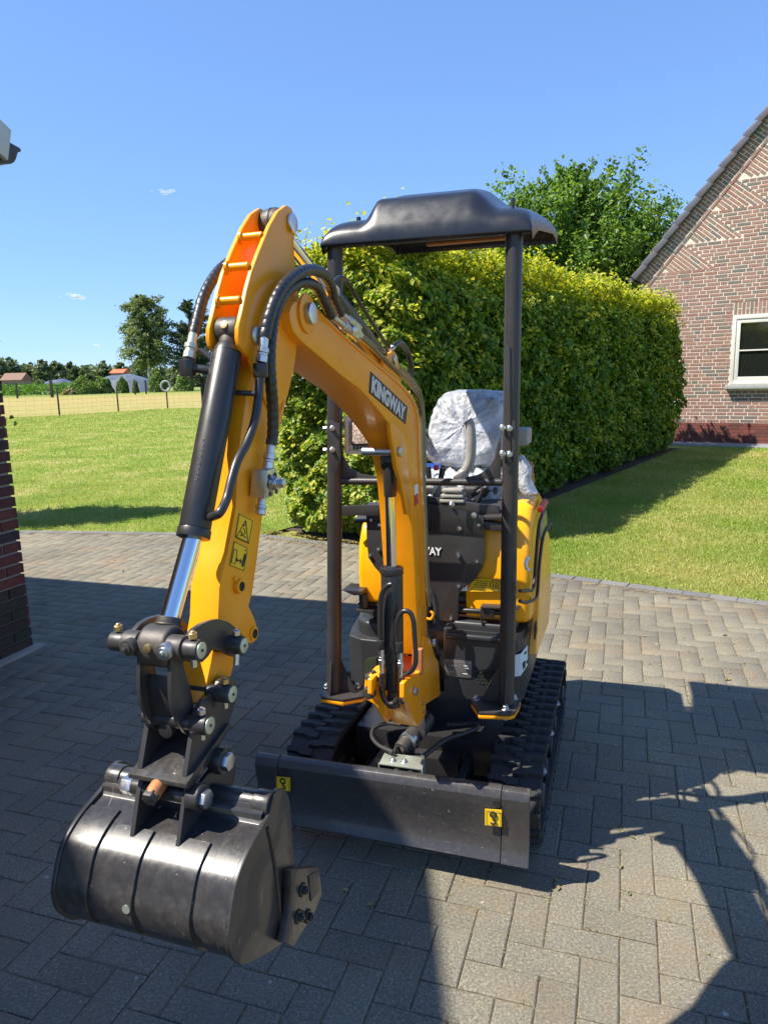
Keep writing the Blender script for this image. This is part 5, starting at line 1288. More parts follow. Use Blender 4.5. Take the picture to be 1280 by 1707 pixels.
# reinforcing cheek with cylinder pin
for sgn in (1, -1):
    CK = [(650, 705), (661, 710), (671, 722), (678, 745), (681, 780), (684, 820), (683, 855), (679, 858), (675, 836), (668, 800), (661, 780), (657, 750), (652, 725)]
    if sgn > 0: ck = plate(CK, BH + .012, BH, "boom_cheek", 'yellow', boom, .002)
p = B((664, 753), BH + .012); w = MB(); w.rod(p, p + bw * .010, .0145, n=22); w.build("pin", 'steel', boom, .003)
cylw(at0((664, 753), BH + .012), -.045, .045, .012, "pin_shaft", 'steel', boom)
# raised boss round the arm pin
pb = at0((510, 523), BH); 
w = MB(); w.rod(pb + bw * BH, pb + bw * (BH + .006), .040, n=32); w.build("pin_boss", 'yellow', boom, .002)
w = MB(); w.rod(pb + bw * (BH + .006), pb + bw * (BH + .018), .022, n=28); w.build("pin", 'steel', boom, .004)
# edge beads (weld line along the web)
w = MB(); w.tube([B(q, BH + .001) for q in ((532, 521), (567, 556), (602, 586.5), (636, 615.5), (665, 641), (684, 663), (692.5, 682), (696, 702), (698, 760), (700, 803), (703, 870), (705, 940), (707, 1010))], .0022, 6, 4); w.build("weld_bead", 'yellow', boom)
# brand plate
q4 = [(616.5, 618), (619, 622), (620, 633), (676, 679), (678, 690), (675, 707), (671, 706), (616, 659), (614, 652)]
q4 = [(617, 619), (679, 678), (675.5, 707.5), (614.5, 654.5)]
w = MB(); w.extr([B(q, BH) for q in q4], bw * .0012); bp_ = w.build("brand_plate", 'ink', boom, .0002)
QA = [B(q, BH + .0018) for q in q4]
def quadtext(txt, Q, mat, parent, name, depth=.0008, bold=.03, mx=.06, my=.14):
    cu = bpy.data.curves.new(name, 'FONT'); cu.body = txt; cu.extrude = .001; cu.offset = bold; cu.space_character = 1.04
    to = bpy.data.objects.new(name, cu); COL.objects.link(to); dg = bpy.context.evaluated_depsgraph_get(); me = bpy.data.meshes.new_from_object(to.evaluated_get(dg)); bpy.data.objects.remove(to); me.name = name
    co = np.empty(len(me.vertices) * 3, np.float32); me.vertices.foreach_get("co", co); co = co.reshape(-1, 3)
    lo, hi = co.min(0), co.max(0); s_ = mx + (1 - 2 * mx) * (co[:, 0] - lo[0]) / (hi[0] - lo[0]); t = my + (1 - 2 * my) * (co[:, 1] - lo[1]) / (hi[1] - lo[1])
    TL, TR, BR, BL = Q; nz = np.cross(TR - TL, TL - BL); nz /= np.linalg.norm(nz)
    P = TL * ((1 - s_) * t)[:, None] + TR * (s_ * t)[:, None] + BR * (s_ * (1 - t))[:, None] + BL * ((1 - s_) * (1 - t))[:, None] + np.where(co[:, 2:] > 0, depth, 0) * nz
    c = P.mean(0); me.vertices.foreach_set("co", (P - c).astype(np.float32).ravel()); me.update(); me.materials.clear(); me.materials.append(MT[mat])
    o = bpy.data.objects.new(name, me); COL.objects.link(o); o.location = tuple(c); setparent(o, parent); return o
quadtext("KINGWAY", QA, 'silver', boom, "brand_lettering", .0012, .055, .05, .10)
w = MB(); w.extr([B(q, BH) for q in ((690.5, 810), (696, 806), (697, 838), (691, 844))], bw * .001); w.build("small_label", 'white', boom)
w = MB(); w.extr([B(q, BH + .001) for q in ((690.5, 826), (696, 822), (697, 838), (691, 844))], bw * .001); w.build("small_label", 'red', boom)
p = B((618, 686), -.02); w = MB(); w.rod(p - e3 * .0, p - e3 * .010, .009, n=12); w.build("plug", 'white', boom, .003)
# steel pipes along the back of the boom
for k, (o_, pts) in enumerate(((.040, [(598, 560), (612, 572), (640, 598), (668, 624), (690, 648), (698, 664), (703, 690), (704.5, 740), (706.5, 800), (709.5, 870), (711.5, 940), (714, 985), (716, 1010)]),
                              (.020, [(594, 552), (640, 590), (672, 618), (694, 644), (702, 664), (706, 700), (708, 780)]))):
    w = MB(); w.tube([B(q, o_) for q in pts], .0068, 10, 5); w.build("steel_pipe", 'olive', boom)
# arm-cylinder bracket
br_ = plate([(638, 612), (642, 596), (650, 588), (657, 585), (662, 592), (665, 606), (668, 640), (664, 634)], .036, .026, "cylinder_bracket", 'yellow', boom, .002)
plate([(638, 612), (642, 596), (650, 588), (657, 585), (662, 592), (665, 606), (668, 640), (664, 634)], -.026, -.036, "cylinder_bracket", 'yellow', boom, .002)
p = B((656, 600), .036); w = MB(); w.rod(p, p + bw * .008, .013, n=20); w.build("pin", 'steel', boom, .003)

# ---------------- stick (arm)
AH = .033
arm = empty("stick_arm", B((440, 700), 0)); setparent(arm, digger)
CHK = [(477.5, 342), (486, 347), (492, 362), (493.5, 378), (490, 400), (492, 447), (497, 489), (497, 540), (494, 590), (490, 615), (480, 660), (452, 690), (430, 640), (418, 596), (408, 588), (400, 576), (397.5, 562), (398, 545), (404, 520), (412, 482), (420, 452), (432, 420), (450, 376), (464, 352)]
ch1 = plate(CHK, AH, AH - .008, "cheek_plate", 'yellow', arm, .0015)
wch = MB(); wch.extr([B(q, AH) - bw * (2 * AH) for q in CHK], bw * .008); ch2 = wch.build("cheek_plate", 'yellow', arm, .0015)
BX = [(494, 560), (493, 590), (489, 615), (471, 700), (450, 763), (441, 830), (437, 868), (428, 940), (421, 990), (415, 1010), (421, 1022), (428, 1040), (429.5, 1055), (427, 1068), (420, 1073), (411, 1070), (405, 1058), (400, 1052), (395, 1090), (385, 1128), (372, 1152), (358, 1168), (337, 1176), (330, 1172), (342, 1152), (352, 1105), (364, 1031), (366, 980), (380, 922), (394, 844), (398, 760), (403, 719), (409, 679), (414, 640), (430, 600), (450, 570)]
box_ = plate(BX, .029, -.028, "arm_box", 'yellow', arm, .003)
LP_ = MB()
# bevelled tail flanks
for q in ((433, 391), (410, 442), (396, 499)):
    p = at0(q, AH - .009) ; w = MB(); w.rod(p + bf * -.01 - bw * (AH - .009), p + bf * -.01 + bw * (AH - .009), .0075, n=16); w.rod(p - bf * .01 - bw * (AH - .012), p - bf * .01 - bw * (AH - .017), .012, n=16); w.build("cross_bar", 'yellow', arm)
pt = at0((484.5, 372), AH); w = MB(); w.rod(pt - bw * .023, pt - bw * .002, .028, .033, n=30); w.rod(pt - bw * .002, pt + bw * .002, .0315, n=30); w.rod(pt + bw * .002, pt + bw * .023, .033, .028, n=30); w.build("rod_eye", 'cast', arm, .004, 2)
for q, r_, nm in (((484.5, 372), .0185, 'pin'), ((425.5, 560), .0175, 'pin')):
    p = B(q, AH); w = MB(); w.rod(p, p + bw * .008, r_, n=26); w.build(nm, 'steel', arm, .003)
w = MB(); p = at0((425.5, 560), AH); w.rod(p - bw * AH, p - bw * (AH + .016), .015, n=20); w.rod(p - bw * (AH - .009), p + bw * (AH - .009), .013, n=16); w.build("pin", 'steel', arm, .002)
for q in ((425.5, 560),): p = at0(q, AH); w = MB(); w.rod(p + bw * (AH - .016), p + bw * (AH - .008), .027, n=24); w.rod(p - bw * (AH - .016), p - bw * (AH - .008), .027, n=24); w.build("pin_boss", 'yellow', arm, .002)
# lifting tube at the tail
p = at0((422, 1056), .029); w = MB(); w.rod(p - bw * .03, p + bw * .033, .0135, n=24); w.build("tail_tube", 'yellow', arm, .001); w = MB(); w.rod(p + bw * .0335, p + bw * .034, .009, n=20); w.build("tube_bore", 'core', arm)
# decals
def rim(Q, mat, par, nm, r=.0007, off=.0015):
    w = MB(); w.tube([q + bw * off for q in Q + [Q[0]]], r, 4, 1, smooth=False); w.build(nm, mat, par)
for Qp in ([(398.5, 855), (422.5, 867), (415.5, 908), (392, 897)], [(390.5, 901), (414, 913), (407.5, 953), (382.5, 943)]):
    w = MB(); w.extr([B(q, .029) for q in Qp], bw * .001); w.build("warning_decal", 'decal', arm)
    c = np.mean([B(q, .0305) for q in Qp], 0); rim([c + (B(q, .0305) - c) * .93 for q in Qp], 'ink', arm, "decal_border", off=0)
def bl_(pts, r, nm="decal_print", off=.0305):
    w = MB(); w.tube([B(q, off) for q in pts], r, 5, 1, smooth=False); w.build(nm, 'ink', arm)
bl_([(410, 868), (394.5, 895), (413.5, 904), (410, 868)], .0009)
bl_([(402, 886), (404, 892), (401, 893)], .0013); bl_([(407, 880), (409, 888), (405, 893), (410, 896)], .0009); bl_([(406, 876), (409, 875)], .0011)
bl_([(391, 915), (386, 938), (392, 940.5), (396, 917.5), (391, 915)], .0007)
bl_([(395, 933), (402, 936)], .0012); bl_([(396, 930), (394.5, 933), (396, 936.5)], .0009); bl_([(401, 932), (403, 936), (400.5, 939.5)], .0009); bl_([(404, 944), (409, 924)], .003); bl_([(409, 918), (409.5, 917)], .0016)
p = B((396, 977), .029); w = MB(); w.rod(p, p + bw * .009, .0135, n=20); w.build("plug_boss", 'yellow', arm, .002); w = MB(); w.rod(p + bw * .0092, p + bw * .0102, .0085, n=18); w.build("plug_bore", 'core', arm)
p = B((391, 965), .029); w = MB(); w.rod(p, p + bw * .004, .005, n=10); w.build("weld_spot", 'yellow', arm)
# weld seams on the side
for pts in ([(474, 560), (478, 575), (474, 595), (462, 612)], [(462, 640), (472, 650), (470, 680), (455, 700)]):
    w = MB(); w.tube([B(q, .0295) for q in pts], .003, 7, 5); w.build("weld_bead", 'yellow', arm)

# ---------------- bucket cylinder
CT, CB = B((386, 552), 0), B((323, 893), 0)
bc = empty("bucket_cylinder", CT); setparent(bc, digger)
dcy = (CB - CT) / np.linalg.norm(CB - CT); LC = np.linalg.norm(CB - CT)
w = MB(); w.rod(CT + dcy * .045, CT + dcy * (LC - .012), .0265, n=40); w.rod(CT + dcy * .028, CT + dcy * .045, .020, .0265, n=40); w.rod(CT + dcy * (LC - .0116), CT + dcy * (LC + .004), .0282, n=40)
w.build("barrel", 'black', bc, .002, 2, 40)
w = MB(); w.rod(CT - bw * .021, CT + bw * .021, .0255, n=28); w.rod(CT, CT + dcy * .04, .019, n=20); w.build("barrel_eye", 'cast', bc, .004, 2, 40)
p = CT + np.cross(bw, dcy) * 0 - dcy * 0; d_ = (CAMP - CT) / np.linalg.norm(CAMP - CT); nrm_ = bf * .8 + e3 * .3; nrm_ /= np.linalg.norm(nrm_)
w = MB(); w.rod(CT + nrm_ * .022, CT + nrm_ * .028, .007, n=14); w.build("grease_nipple", 'brass', bc, .001)
RB = B((283, 1033), 0)
w = MB(); w.rod(CT + dcy * (LC - .01), RB, .0155, n=36); w.build("rod", 'chrome', bc, 0, smooth=60)
w = MB(); w.rod(RB - dcy * .004, RB + dcy * .022, .0205, .019, n=30); w.rod(RB + dcy * .006, RB + dcy * .010, .0225, n=30); w.build("rod_collar", 'cast', bc, .002, 2)
RE = B((270, 1076), 0)
w = MB(); w.rod(RE - bw * .026, RE + bw * .026, .0335, n=36); w.rod(RB + dcy * .018, RE, .024, .028, n=26); w.build("rod_end", 'cast', bc, .008, 4, 60)
pn = RE + bf * .030 + e3 * .008; w = MB(); w.rod(pn, pn + bf * .008, .0065, n=12); w.build("brass_plug", 'brass', bc, .001)
lettering("0202 0304", "stamped_number", CT + dcy * (LC * .66) + nrm_ * .0265 + bw * .002, -dcy, bw, .075, 'cast', bc, .0004, -.02, .5)
# port blocks and pipes of the cylinder
pL = B((313, 612), -.06); w = MB(); w.rod(pL + e3 * .014, pL - e3 * .016, .0145, n=24); w.rod(pL, B((352, 618), -.02), .0075, n=14); w.build("port_block", 'black', bc, .003, 2)
pR = B((435, 616), .055); w = MB(); w.rod(pR + e3 * .012, pR - e3 * .014, .0135, n=24); w.build("port_block", 'black', bc, .003, 2)
w = MB(); w.tube([B(q, .055) for q in ((434, 625), (431, 660), (425, 700), (412, 738), (396, 768), (386, 800), (378, 832), (366, 855))] + [B((352, 862), .03)], .0078, 12, 6); w.rod(B((395, 655), .02), B((426, 656), .055), .005, n=10); w.build("feed_pipe", 'black', bc)
# ---------------- hoses
spiral = lambda L, r: r * (1 + .10 * abs(math.sin(L * math.pi / .016)))
def hose(pts, r, parent=digger, name="hydraulic_hose"): 
    w = MB(); w.tube(pts, r, 12, 26, spiral); return w.build(name, 'hose', parent, 0, smooth=60)
def fitting(p, q, r, parent=digger, mat='steel'):
    p, q = np.array(p), np.array(q); d = q - p; w = MB(); w.rod(p, p + d * .45, r * .85, n=16); w.rod(p + d * .42, p + d * .62, r * 1.25, n=6); w.rod(p + d * .62, p + d * .72, r, n=14); w.rod(p + d * .72, q, r * 1.15, n=6); return w.build("hose_fitting", mat, parent, .0008, 1, 30)
fitting(B((323, 556), -.06), B((315, 598), -.06), .0098, mat='zinc')
hose([B((q[0], q[1]), o_) for q, o_ in (((323, 558), -.06), ((330, 530), -.062), ((338, 500), -.065), ((352, 470), -.068), ((372, 445), -.070), ((400, 430), -.072), ((440, 428), -.07))], .0098)
fitting(B((441, 562), .062), B((436, 604), .058), .0100)
hose([B(q, o_) for q, o_ in (((441, 564), .062), ((445, 545), .064), ((450, 525), .067), ((459, 500), .070), ((476, 473), .074), ((505, 452), .078), ((533, 453), .078), ((550, 472), .072), ((557, 498), .066), ((568, 522), .062))], .0105)
fitting(B((568, 522), .062), B((598, 546), .058), .0085)
hose([B(q, o_) for q, o_ in (((452, 742), .048), ((455, 722), .050), ((455, 680), .054), ((452, 640), .058), ((450, 600), .058), ((452, 560), .056), ((459, 522), .055), ((475, 489), .056), ((501, 471), .060), ((526, 477), .064), ((540, 501), .064), ((553, 527), .062))], .0105)
fitting(B((553, 527), .062), B((594, 560), .058), .0095)
w = MB(); w.rod(B((588, 538), .058), B((600, 560), .058), .011, n=6); w.rod(B((592, 550), .058), B((592, 550), .075), .008, n=6); w.rod(B((586, 545), .058), B((596, 566), .05), .007, n=12); w.build("pipe_junction", 'steel', digger, .001)
fitting(B((453, 736), .048), B((446, 784), .045), .0098)
# block on the arm
vb0 = [(421, 783.5), (447, 784), (441, 832), (416, 829)]
vbk = MB(); P4 = [hit(q, B((421, 800), .040), bf) for q in vb0]; vbk.extr(P4, -bf * .035); vbo = vbk.build("valve_block", 'steel', digger, .0015)
c = np.mean(P4, 0) - bf * .018 + bw * .018; w = MB(); w.rod(c, c + bw * .014, .013, n=22); w.rod(c + bw * .014, c + bw * .026, .009, n=6); w.build("valve_plug", 'steel', vbo, .001)
for a_, b_ in ((.012, .014), (-.012, .014), (.012, -.018), (-.012, -.018)): w = MB(); q = c + bf * a_ + e3 * b_; w.rod(q, q + bw * .003, .004, n=8); w.build("socket_screw", 'frame', vbo)
fitting(B((437, 831), .045), B((434, 858), .045), .0090)
# arm cylinder above the boom
AT, ABm = pt, at0((655, 600), .036)
ac = empty("arm_cylinder", ABm); setparent(ac, digger)
da = (AT - ABm) / np.linalg.norm(AT - ABm); LA = np.linalg.norm(AT - ABm)
qe = B((551, 482), 0); tb = float(np.dot(qe - ABm, da)); tb = min(max(tb, .35 * LA), .75 * LA)
w = MB(); w.rod(ABm + da * .02, ABm + da * tb, .0275, n=36); w.build("barrel", 'black', ac, .002, 2, 40)
w = MB(); w.rod(ABm + da * (tb - .01), AT, .0150, n=30); w.build("rod", 'chrome', ac, 0, smooth=60)
w = MB(); w.rod(ABm - bw * .022, ABm + bw * .022, .024, n=26); w.build("barrel_eye", 'cast', ac, .003)
w = MB(); w.tube([B(q, -.03) for q in ((556, 480), (558, 470), (565, 463), (573, 464), (582, 474), (600, 505), (625, 545), (645, 575), (651, 585))], .0058, 10, 6); w.build("feed_pipe", 'black', ac)
hose([B(q, -.01) for q in ((655, 578), (668, 572), (680, 588), (685, 612), (686, 640), (688, 655))], .0082)
fitting(B((650, 584), -.01), B((659, 575), -.01), .007)
# ---------------- boom cylinder
zc_ = 0.0
T0, T1, T2 = B((649, 768), zc_), B((655.5, 943), zc_) + bf * .015, B((660, 1140), zc_) + bf * .03
bcy = empty("boom_cylinder", T1); setparent(bcy, digger)
w = MB(); w.rod(T1, T2, .0345, n=40); w.rod(T1 + (T1 - T2) * .0, T1 + (T2 - T1) * .06, .0362, n=40); w.rod(T2, T2 + (T2 - T1) * .03, .030, .02, n=30); w.build("barrel", 'black', bcy, .003, 2, 40)
dd_ = (T1 - T0) / np.linalg.norm(T1 - T0)
w = MB(); w.rod(T0 + dd_ * .06, T1, .0165, n=32); w.build("rod", 'chrome', bcy, 0, smooth=60)
w = MB(); w.rod(T0 - bw * .021, T0 + bw * .021, .027, n=28); w.rod(T0, T0 + dd_ * .11, .022, .019, n=26); w.build("rod_end", 'black', bcy, .004, 3)
w = MB(); w.rod(T2, T2 + (T2 - T1) * .16, .022, n=24); w.build("barrel_eye", 'cast', bcy, .003)
fo_ = lambda q, d=.05: hit(q, T2 + bf * d, bf)
w = MB(); w.tube([fo_(q, .035) for q in ((653, 974), (646, 976), (638, 986), (634, 1003), (633, 1030), (634, 1066))], .0078, 12, 6); w.build("feed_pipe", 'black', bcy)
w = MB(); w.tube([fo_(q, .040) for q in ((663, 1072), (661, 1048), (664, 1030), (672, 1019), (683, 1021), (689, 1035), (691, 1060), (693, 1095), (690, 1112), (680, 1122), (668, 1126))], .0078, 12, 6); w.build("feed_pipe", 'black', bcy)
for (a_, b_, c_, d_) in (((634, 1067), (634.5, 1082), (635, 1082), (637, 1125)), ((665, 1070), (666, 1087), (666.5, 1087), (669.5, 1130))):
    w = MB(); w.rod(fo_(a_, .042), fo_(b_, .042), .0125, n=20); w.build("port_block", 'black', bcy, .003, 2); fitting(fo_(d_, .042), fo_(c_, .042), .0088, bcy)
w = MB(); w.tube([fo_(q, .045) for q in ((637, 1122), (636, 1140), (638, 1158), (645, 1171), (655, 1173), (664, 1164))], .0085, 12, 24, spiral); w.build("hose", 'hose', bcy, 0, smooth=60)
w = MB(); w.tube([fo_(q, .045) for q in ((669, 1128), (669, 1145), (670, 1160), (669, 1172))], .0085, 12, 24, spiral); w.build("hose", 'hose', bcy, 0, smooth=60)
# hoses at the right of the boom foot
for pts, v in (([(706, 1000), (712, 985), (720, 990), (726, 1010), (727, 1040)], -.40), ([(708, 985), (714, 1000), (712, 1020), (710, 1040), (716, 1070), (723, 1095)], -.38), ([(716, 1060), (726, 1075), (730, 1090)], -.36)):
    w = MB(); w.tube([V_(q, v) for q in pts], .010, 10, 8); w.build("hydraulic_hose", 'rubber', digger)
w = MB(); w.tube([V_(q, -.42) for q in ((708, 1030), (718, 1032), (722, 1024), (717, 1019))], .005, 8, 5); w.build("hose_clip", 'yellow', digger)

# ---------------- linkage, coupler
link = empty("bucket_linkage", RE); setparent(link, digger)
CR = [(312, 1078), (316, 1060), (325, 1048), (338, 1039.5), (352, 1034), (364, 1032), (381, 1036.6), (392, 1045), (402, 1057), (411, 1068), (412, 1082), (404, 1092), (395, 1096), (382, 1092.5), (370, 1084.5), (357, 1079.5), (348, 1094), (338, 1104), (322, 1106), (313, 1096)]
cr = plate(CR, .054, .046, "idler_link", 'frame', link, .001)
wch = MB(); wch.extr([B(q, .054) - bw * .108 for q in CR], bw * .009); wch.build("idler_link", 'frame', link, .001)
RP = at0((335, 1084), .080)
for o0, o1, r_, mt in ((.052, .080, .0158, 'frame'), (-.080, -.052, .0158, 'frame'), (.027, .054, .020, 'cast'), (-.054, -.027, .020, 'cast')):
    w = MB(); w.rod(RP + bw * o0, RP + bw * o1, r_, n=28); w.build("pin_bush", mt, link, .002, 2)
def endcap(P, o_, r=.0135): w = MB(); w.rod(P + bw * o_, P + bw * (o_ + .0025), r, n=26); w.build("pin_end", 'zinc', link, .001); w = MB(); w.rod(P + bw * (o_ + .0025), P + bw * (o_ + .004), .0025, n=6); w.build("pin_centre", 'cast', link)
def topbolt(P, up=e3, mt='brass', r=.0068, h=.012): hexbolt(P, up, r, h, link, mt, washer=False, r_n=10)
endcap(RP, .080, .0128); topbolt(RP + bw * .068 + e3 * .015); topbolt(RP - bw * .068 + e3 * .015); 
w = MB(); w.rod(RP + bw * .066 - e3 * .014, RP + bw * .066 - e3 * .028, .005, n=8); w.build("nut", 'steel', link)
AP = at0((406, 1076), .080)
w = MB(); w.rod(AP - bw * .080, AP + bw * .080, .0158, n=28); w.build("pin_bush", 'black', link, .002, 2); endcap(AP, .080, .0128); topbolt(AP + bw * .068 + e3 * .014, mt='steel')
w = MB(); w.rod(AP + bw * .066 - e3 * .014, AP + bw * .066 - e3 * .034 + bf * .005, .005, n=8); w.build("bolt", 'steel', link)
# tipping link: two curved arms
TL_ = [(287, 1078), (300, 1076), (306, 1084), (305, 1100), (309, 1118), (316, 1140), (322, 1165), (325, 1190), (322, 1215), (317, 1226), (309, 1222), (298, 1205), (290, 1184), (286, 1160), (285.5, 1130), (287, 1105)]
plate(TL_, .032, .025, "tipping_link", 'frame', link, .001)
wch = MB(); wch.extr([B(q, .032) - bw * .064 for q in TL_], bw * .007); wch.build("tipping_link", 'frame', link, .001)
WB = [(291, 1128), (297, 1132), (306, 1150), (312, 1180), (312, 1215), (305, 1214), (296, 1196), (291, 1170), (289, 1150)]
plate(WB, .0225, -.0245, "link_web", 'black', link, .001)
for o0 in (.033, -.033):
    c = RP + bw * o0 + bf * .012 + e3 * .002; w = MB(); w.rod(c, c + bf * .016, .0130, n=22); w.rod(c + bf * .016, c + bf * .020, .0085, n=16); w.rod(c + bf * .020, c + bf * .024, .004, n=8); w.build("link_boss", 'steel' if o0 > 0 else 'cast', link, .002, 2)
LPn = at0((349, 1209), .074); HPn = at0((387, 1157), .074)
for P, qb in ((LPn, 1), (HPn, 1)):
    w = MB(); w.rod(P + bw * .046, P + bw * .074, .0165 if P is LPn else .0158, n=28); w.rod(P - bw * .046, P + bw * .046, .012, n=20); w.build("pin_bush", 'black' if P is LPn else 'frame', link, .002, 2)
    endcap(P, .074, .0135); topbolt(P + bw * .062 + e3 * .014, mt='steel' if P is LPn else 'brass'); w = MB(); w.rod(P + bw * .060 - e3 * .014, P + bw * .060 - e3 * .026, .0045, n=8); w.build("nut", 'steel', link)
w = MB(); p = at0((283, 1213), 0.0); w.rod(p + bf * .0, p + bf * .012, .013, n=20); w.build("coupler_nut", 'black', link, .002)
cp = empty("quick_coupler", LPn); setparent(cp, digger)
CPp = [(366, 1136), (373, 1128), (382, 1128), (391, 1132), (397, 1143), (396, 1160), (390, 1180), (382, 1206), (362, 1245), (331, 1297), (320, 1306), (311, 1309), (310, 1300), (321, 1229), (326, 1190), (340, 1165), (360, 1155)]
plate(CPp, .046, .038, "side_plate", 'frame', cp, .001)
wch = MB(); wch.extr([B(q, .046) - bw * .092 for q in CPp], bw * .009); wch.build("side_plate", 'frame', cp, .001)
FL = [(311, 1307), (383, 1206), (386, 1211), (332, 1300), (315, 1316), (311, 1314)]
wf_ = MB(); wf_.extr([B(q, .054) for q in FL], -bw * .108); wf_.build("base_plate", 'bucket', cp, .001)
for (q, r_) in (((376, 1269), .0175), ((339, 1331), .0175)):
    P = B(q, .068); w = MB(); w.rod(P, P + bw * .010, r_ * .88, n=6); w.build("bolt_head", 'steel', cp, .0015); w = MB(); w.rod(P - bw * .022, P, r_ * 1.25, n=30); w.rod(P - bw * .13, P - bw * .01, .014, n=20); w.build("bolt_bush", 'black', cp, .003, 2)
P = at0((339, 1331), .068) - bw * .068; w = MB(); w.rod(P + bw * .008, P - bw * .012, .0155, n=6); w.build("lock_nut", 'steel', cp, .0015)
g0, g1 = B((271, 1300), 0), B((252, 1328), .0); w = MB(); w.rod(g0, g1, .0125, n=20); w.build("lock_spindle", 'copper', cp, .002); w = MB(); w.rod(g1 - (g1 - g0) * .15, g1 + (g1 - g0) * .22, .0135, n=6); w.build("spindle_nut", 'cast', cp, .001)
# ---------------- bucket
HWB = .161
bk = empty("bucket", B((300, 1400), 0)); setparent(bk, digger)
SPp = [(450, 1360), (455, 1340), (460, 1327), (467, 1321), (475, 1325), (481, 1342), (485, 1402), (489, 1448), (489, 1500), (478, 1550), (465, 1572), (414, 1599), (400, 1597.5), (389, 1585), (385, 1556), (389, 1520), (398, 1470), (418, 1420), (442, 1377)]
PSW = [B(q, HWB) for q in SPp]; cSW = np.mean(PSW, 0); PSW = smoothloop([p + (p - cSW) / np.linalg.norm(p - cSW) * .006 for p in PSW], 3)
wch = MB(); wch.extr(PSW, -bw * .008); wch.build("side_wall", 'bucket', bk, .001)
wch = MB(); wch.extr([p - bw * (2 * HWB) for p in PSW], bw * .008); wch.build("side_wall", 'bucket', bk, .001)
# curved shell built in overlapping wrapper bands
CV = [B(q, HWB) - bw * HWB for q in ((452, 1356), (442.5, 1377), (430, 1398), (418, 1420), (407, 1445), (398, 1470), (392.5, 1495), (389, 1520), (386, 1540), (385.2, 1556), (386.5, 1572), (390, 1584), (395, 1592), (401, 1596), (414, 1596.5), (440, 1584), (463, 1571))]
CV = [p for p in smoothloop(CV, 3)[:-5]]
cmid = np.mean(CV, 0)
def band(o0, o1, lift, i0=0, i1=None, name="wrapper_band", mat='bucket'):
    i0 *= 3
    cv = CV[i0:i1]; n = len(cv); V = []
    nr = []
    for i in range(n):
        t = cv[min(i + 1, n - 1)] - cv[max(i - 1, 0)]; t /= np.linalg.norm(t); m_ = np.cross(t, bw); m_ = m_ if np.dot(m_, cv[i] - cmid) > 0 else -m_; nr.append(m_)
    for o_ in (o0, o1):
        for i in range(n): V.append(cv[i] + nr[i] * lift + bw * o_)
        for i in range(n): V.append(cv[i] - nr[i] * (.006) + bw * o_)
    f = []
    for i in range(n - 1):
        f += [(i, i + 1, 2 * n + i + 1, 2 * n + i), (n + i, 3 * n + i, 3 * n + i + 1, n + i + 1), (i, n + i, n + i + 1, i + 1), (2 * n + i, 2 * n + i + 1, 3 * n + i + 1, 3 * n + i)]
    f += [(0, 2 * n, 3 * n, n), (n - 1, 2 * n - 1, 4 * n - 1, 3 * n - 1)]
    w = MB(); w.add(V, f); return w.build(name, mat, bk, .0008, 1, 40)
W_ = 2 * HWB
band(-HWB + .008, HWB - .008, 0)
for a_, b_, l_, i0 in ((.02, .115, .0022, 2), (.115, .21, .0045, 2), (.25, .47, .0045, 3), (.52, .79, .0045, 3), (.845, .975, .0035, 2)):
    band(-HWB + W_ * a_, -HWB + W_ * b_, l_, i0)
TB = at0((458, 1343), HWB); w = MB(); w.rod(TB - bw * (HWB - .004), TB + bw * (HWB - .004), .0195, n=30); w.build("top_tube", 'bucket', bk, .001, 1, 40)
for sg_ in (-1, 1):
    w = MB(); w.rod(TB + bw * sg_ * (HWB - .004), TB + bw * sg_ * (HWB - .032), .0225, n=30); w.build("tube_collar", 'bucket', bk, .002, 2, 40)
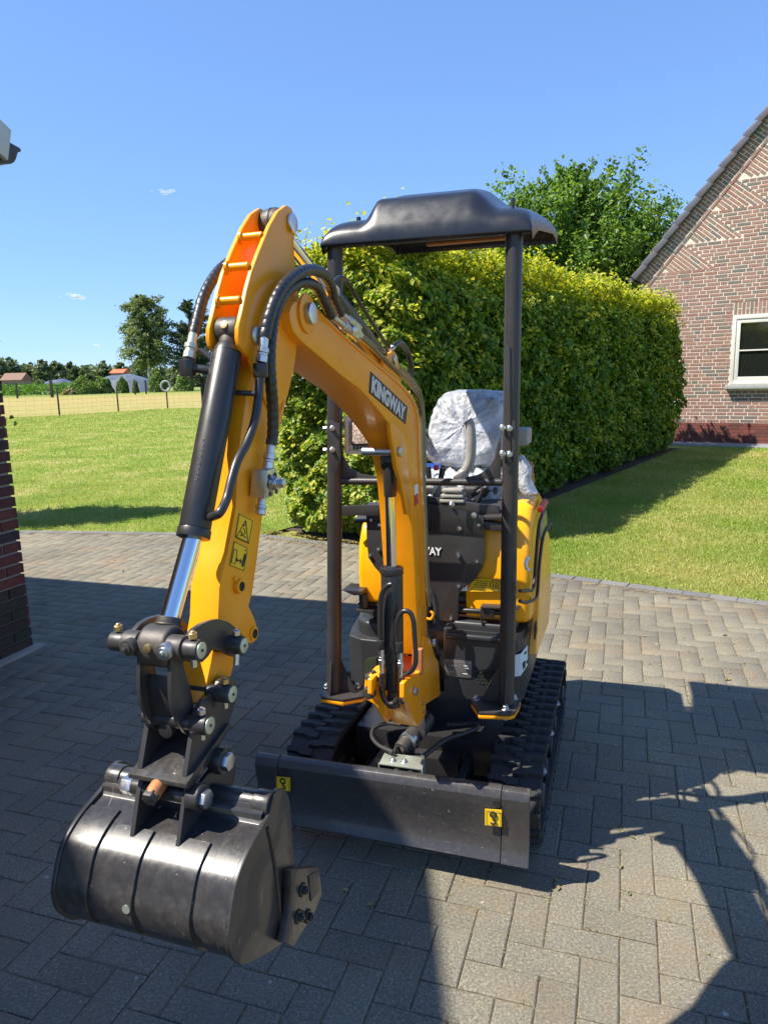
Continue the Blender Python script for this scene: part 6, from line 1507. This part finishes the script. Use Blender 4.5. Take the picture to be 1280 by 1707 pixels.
EP = [(314, 1312), (309, 1335), (298, 1420), (312, 1424), (334, 1404), (352, 1368), (372, 1340), (392, 1300), (394, 1278), (388, 1258), (376, 1250), (364, 1258), (352, 1284), (335, 1306)]
plate(EP, .046, .039, "bucket_ear", 'frame', bk, .001)
wch = MB(); wch.extr([B(q, .046) - bw * .092 for q in EP], bw * .008); wch.build("bucket_ear", 'frame', bk, .001)
# weld fillets where ears meet the shell
for o_ in (.042, -.050):
    P = B((303, 1414), .046) - bw * (.046 - o_); w = MB(); w.rod(P - bw * .005, P + bw * .005, .006, n=12); w.build("weld_bead", 'cast', bk, .001)
# side rib on the wall, bolted side cutter
w = MB(); w.tube([B(q, HWB + .001) for q in ((446, 1380), (455, 1420), (463, 1480), (470, 1560))], .003, 7, 4); w.build("wall_rib", 'frame', bk)
CT_ = [(486, 1452), (500, 1448), (532, 1445), (537, 1492), (525, 1520), (490, 1578), (474, 1572), (484, 1520), (486, 1480)]
sc_ = plate(CT_, HWB + .018, HWB + .004, "side_cutter", 'bucket', bk, .0015)
for q in ((504, 1483), (497, 1528), (513, 1527)):
    P = B(q, HWB + .0185); w = MB(); w.rod(P, P + bw * .0012, .012, n=20); w.build("cutter_recess", 'core', bk); hexbolt(P, bw, .007, .010, bk, 'black')
plate([(515, 1460), (530, 1452), (534, 1485), (519, 1503)], HWB + .0195, HWB + .0182, "cutter_panel", 'frame', bk, .001)
for k in range(4):
    o_ = -HWB + .03 + k * (2 * HWB - .06) / 3; P = B((463, 1571), HWB) - bw * (HWB - o_); d_ = CV[-1] - CV[-2]; d_ /= np.linalg.norm(d_)
    w = MB(); w.extr([P + bw * .022 + e3 * .006, P - bw * .022 + e3 * .006, P - bw * .012 + d_ * .075, P + bw * .012 + d_ * .075], -e3 * .016); w.build("tooth", 'frame', bk, .002)
for q, o_ in (((287, 1538), -.02),):
    P = CV[27] + bw * -.018; t = CV[28] - CV[26]; m_ = np.cross(t, bw); m_ /= np.linalg.norm(m_); m_ = m_ if np.dot(m_, CV[27] - cmid) > 0 else -m_
    w = MB(); w.rod(P + m_ * .0045, P + m_ * .0055, .007, n=16); w.build("drain_hole", 'zinc', bk)
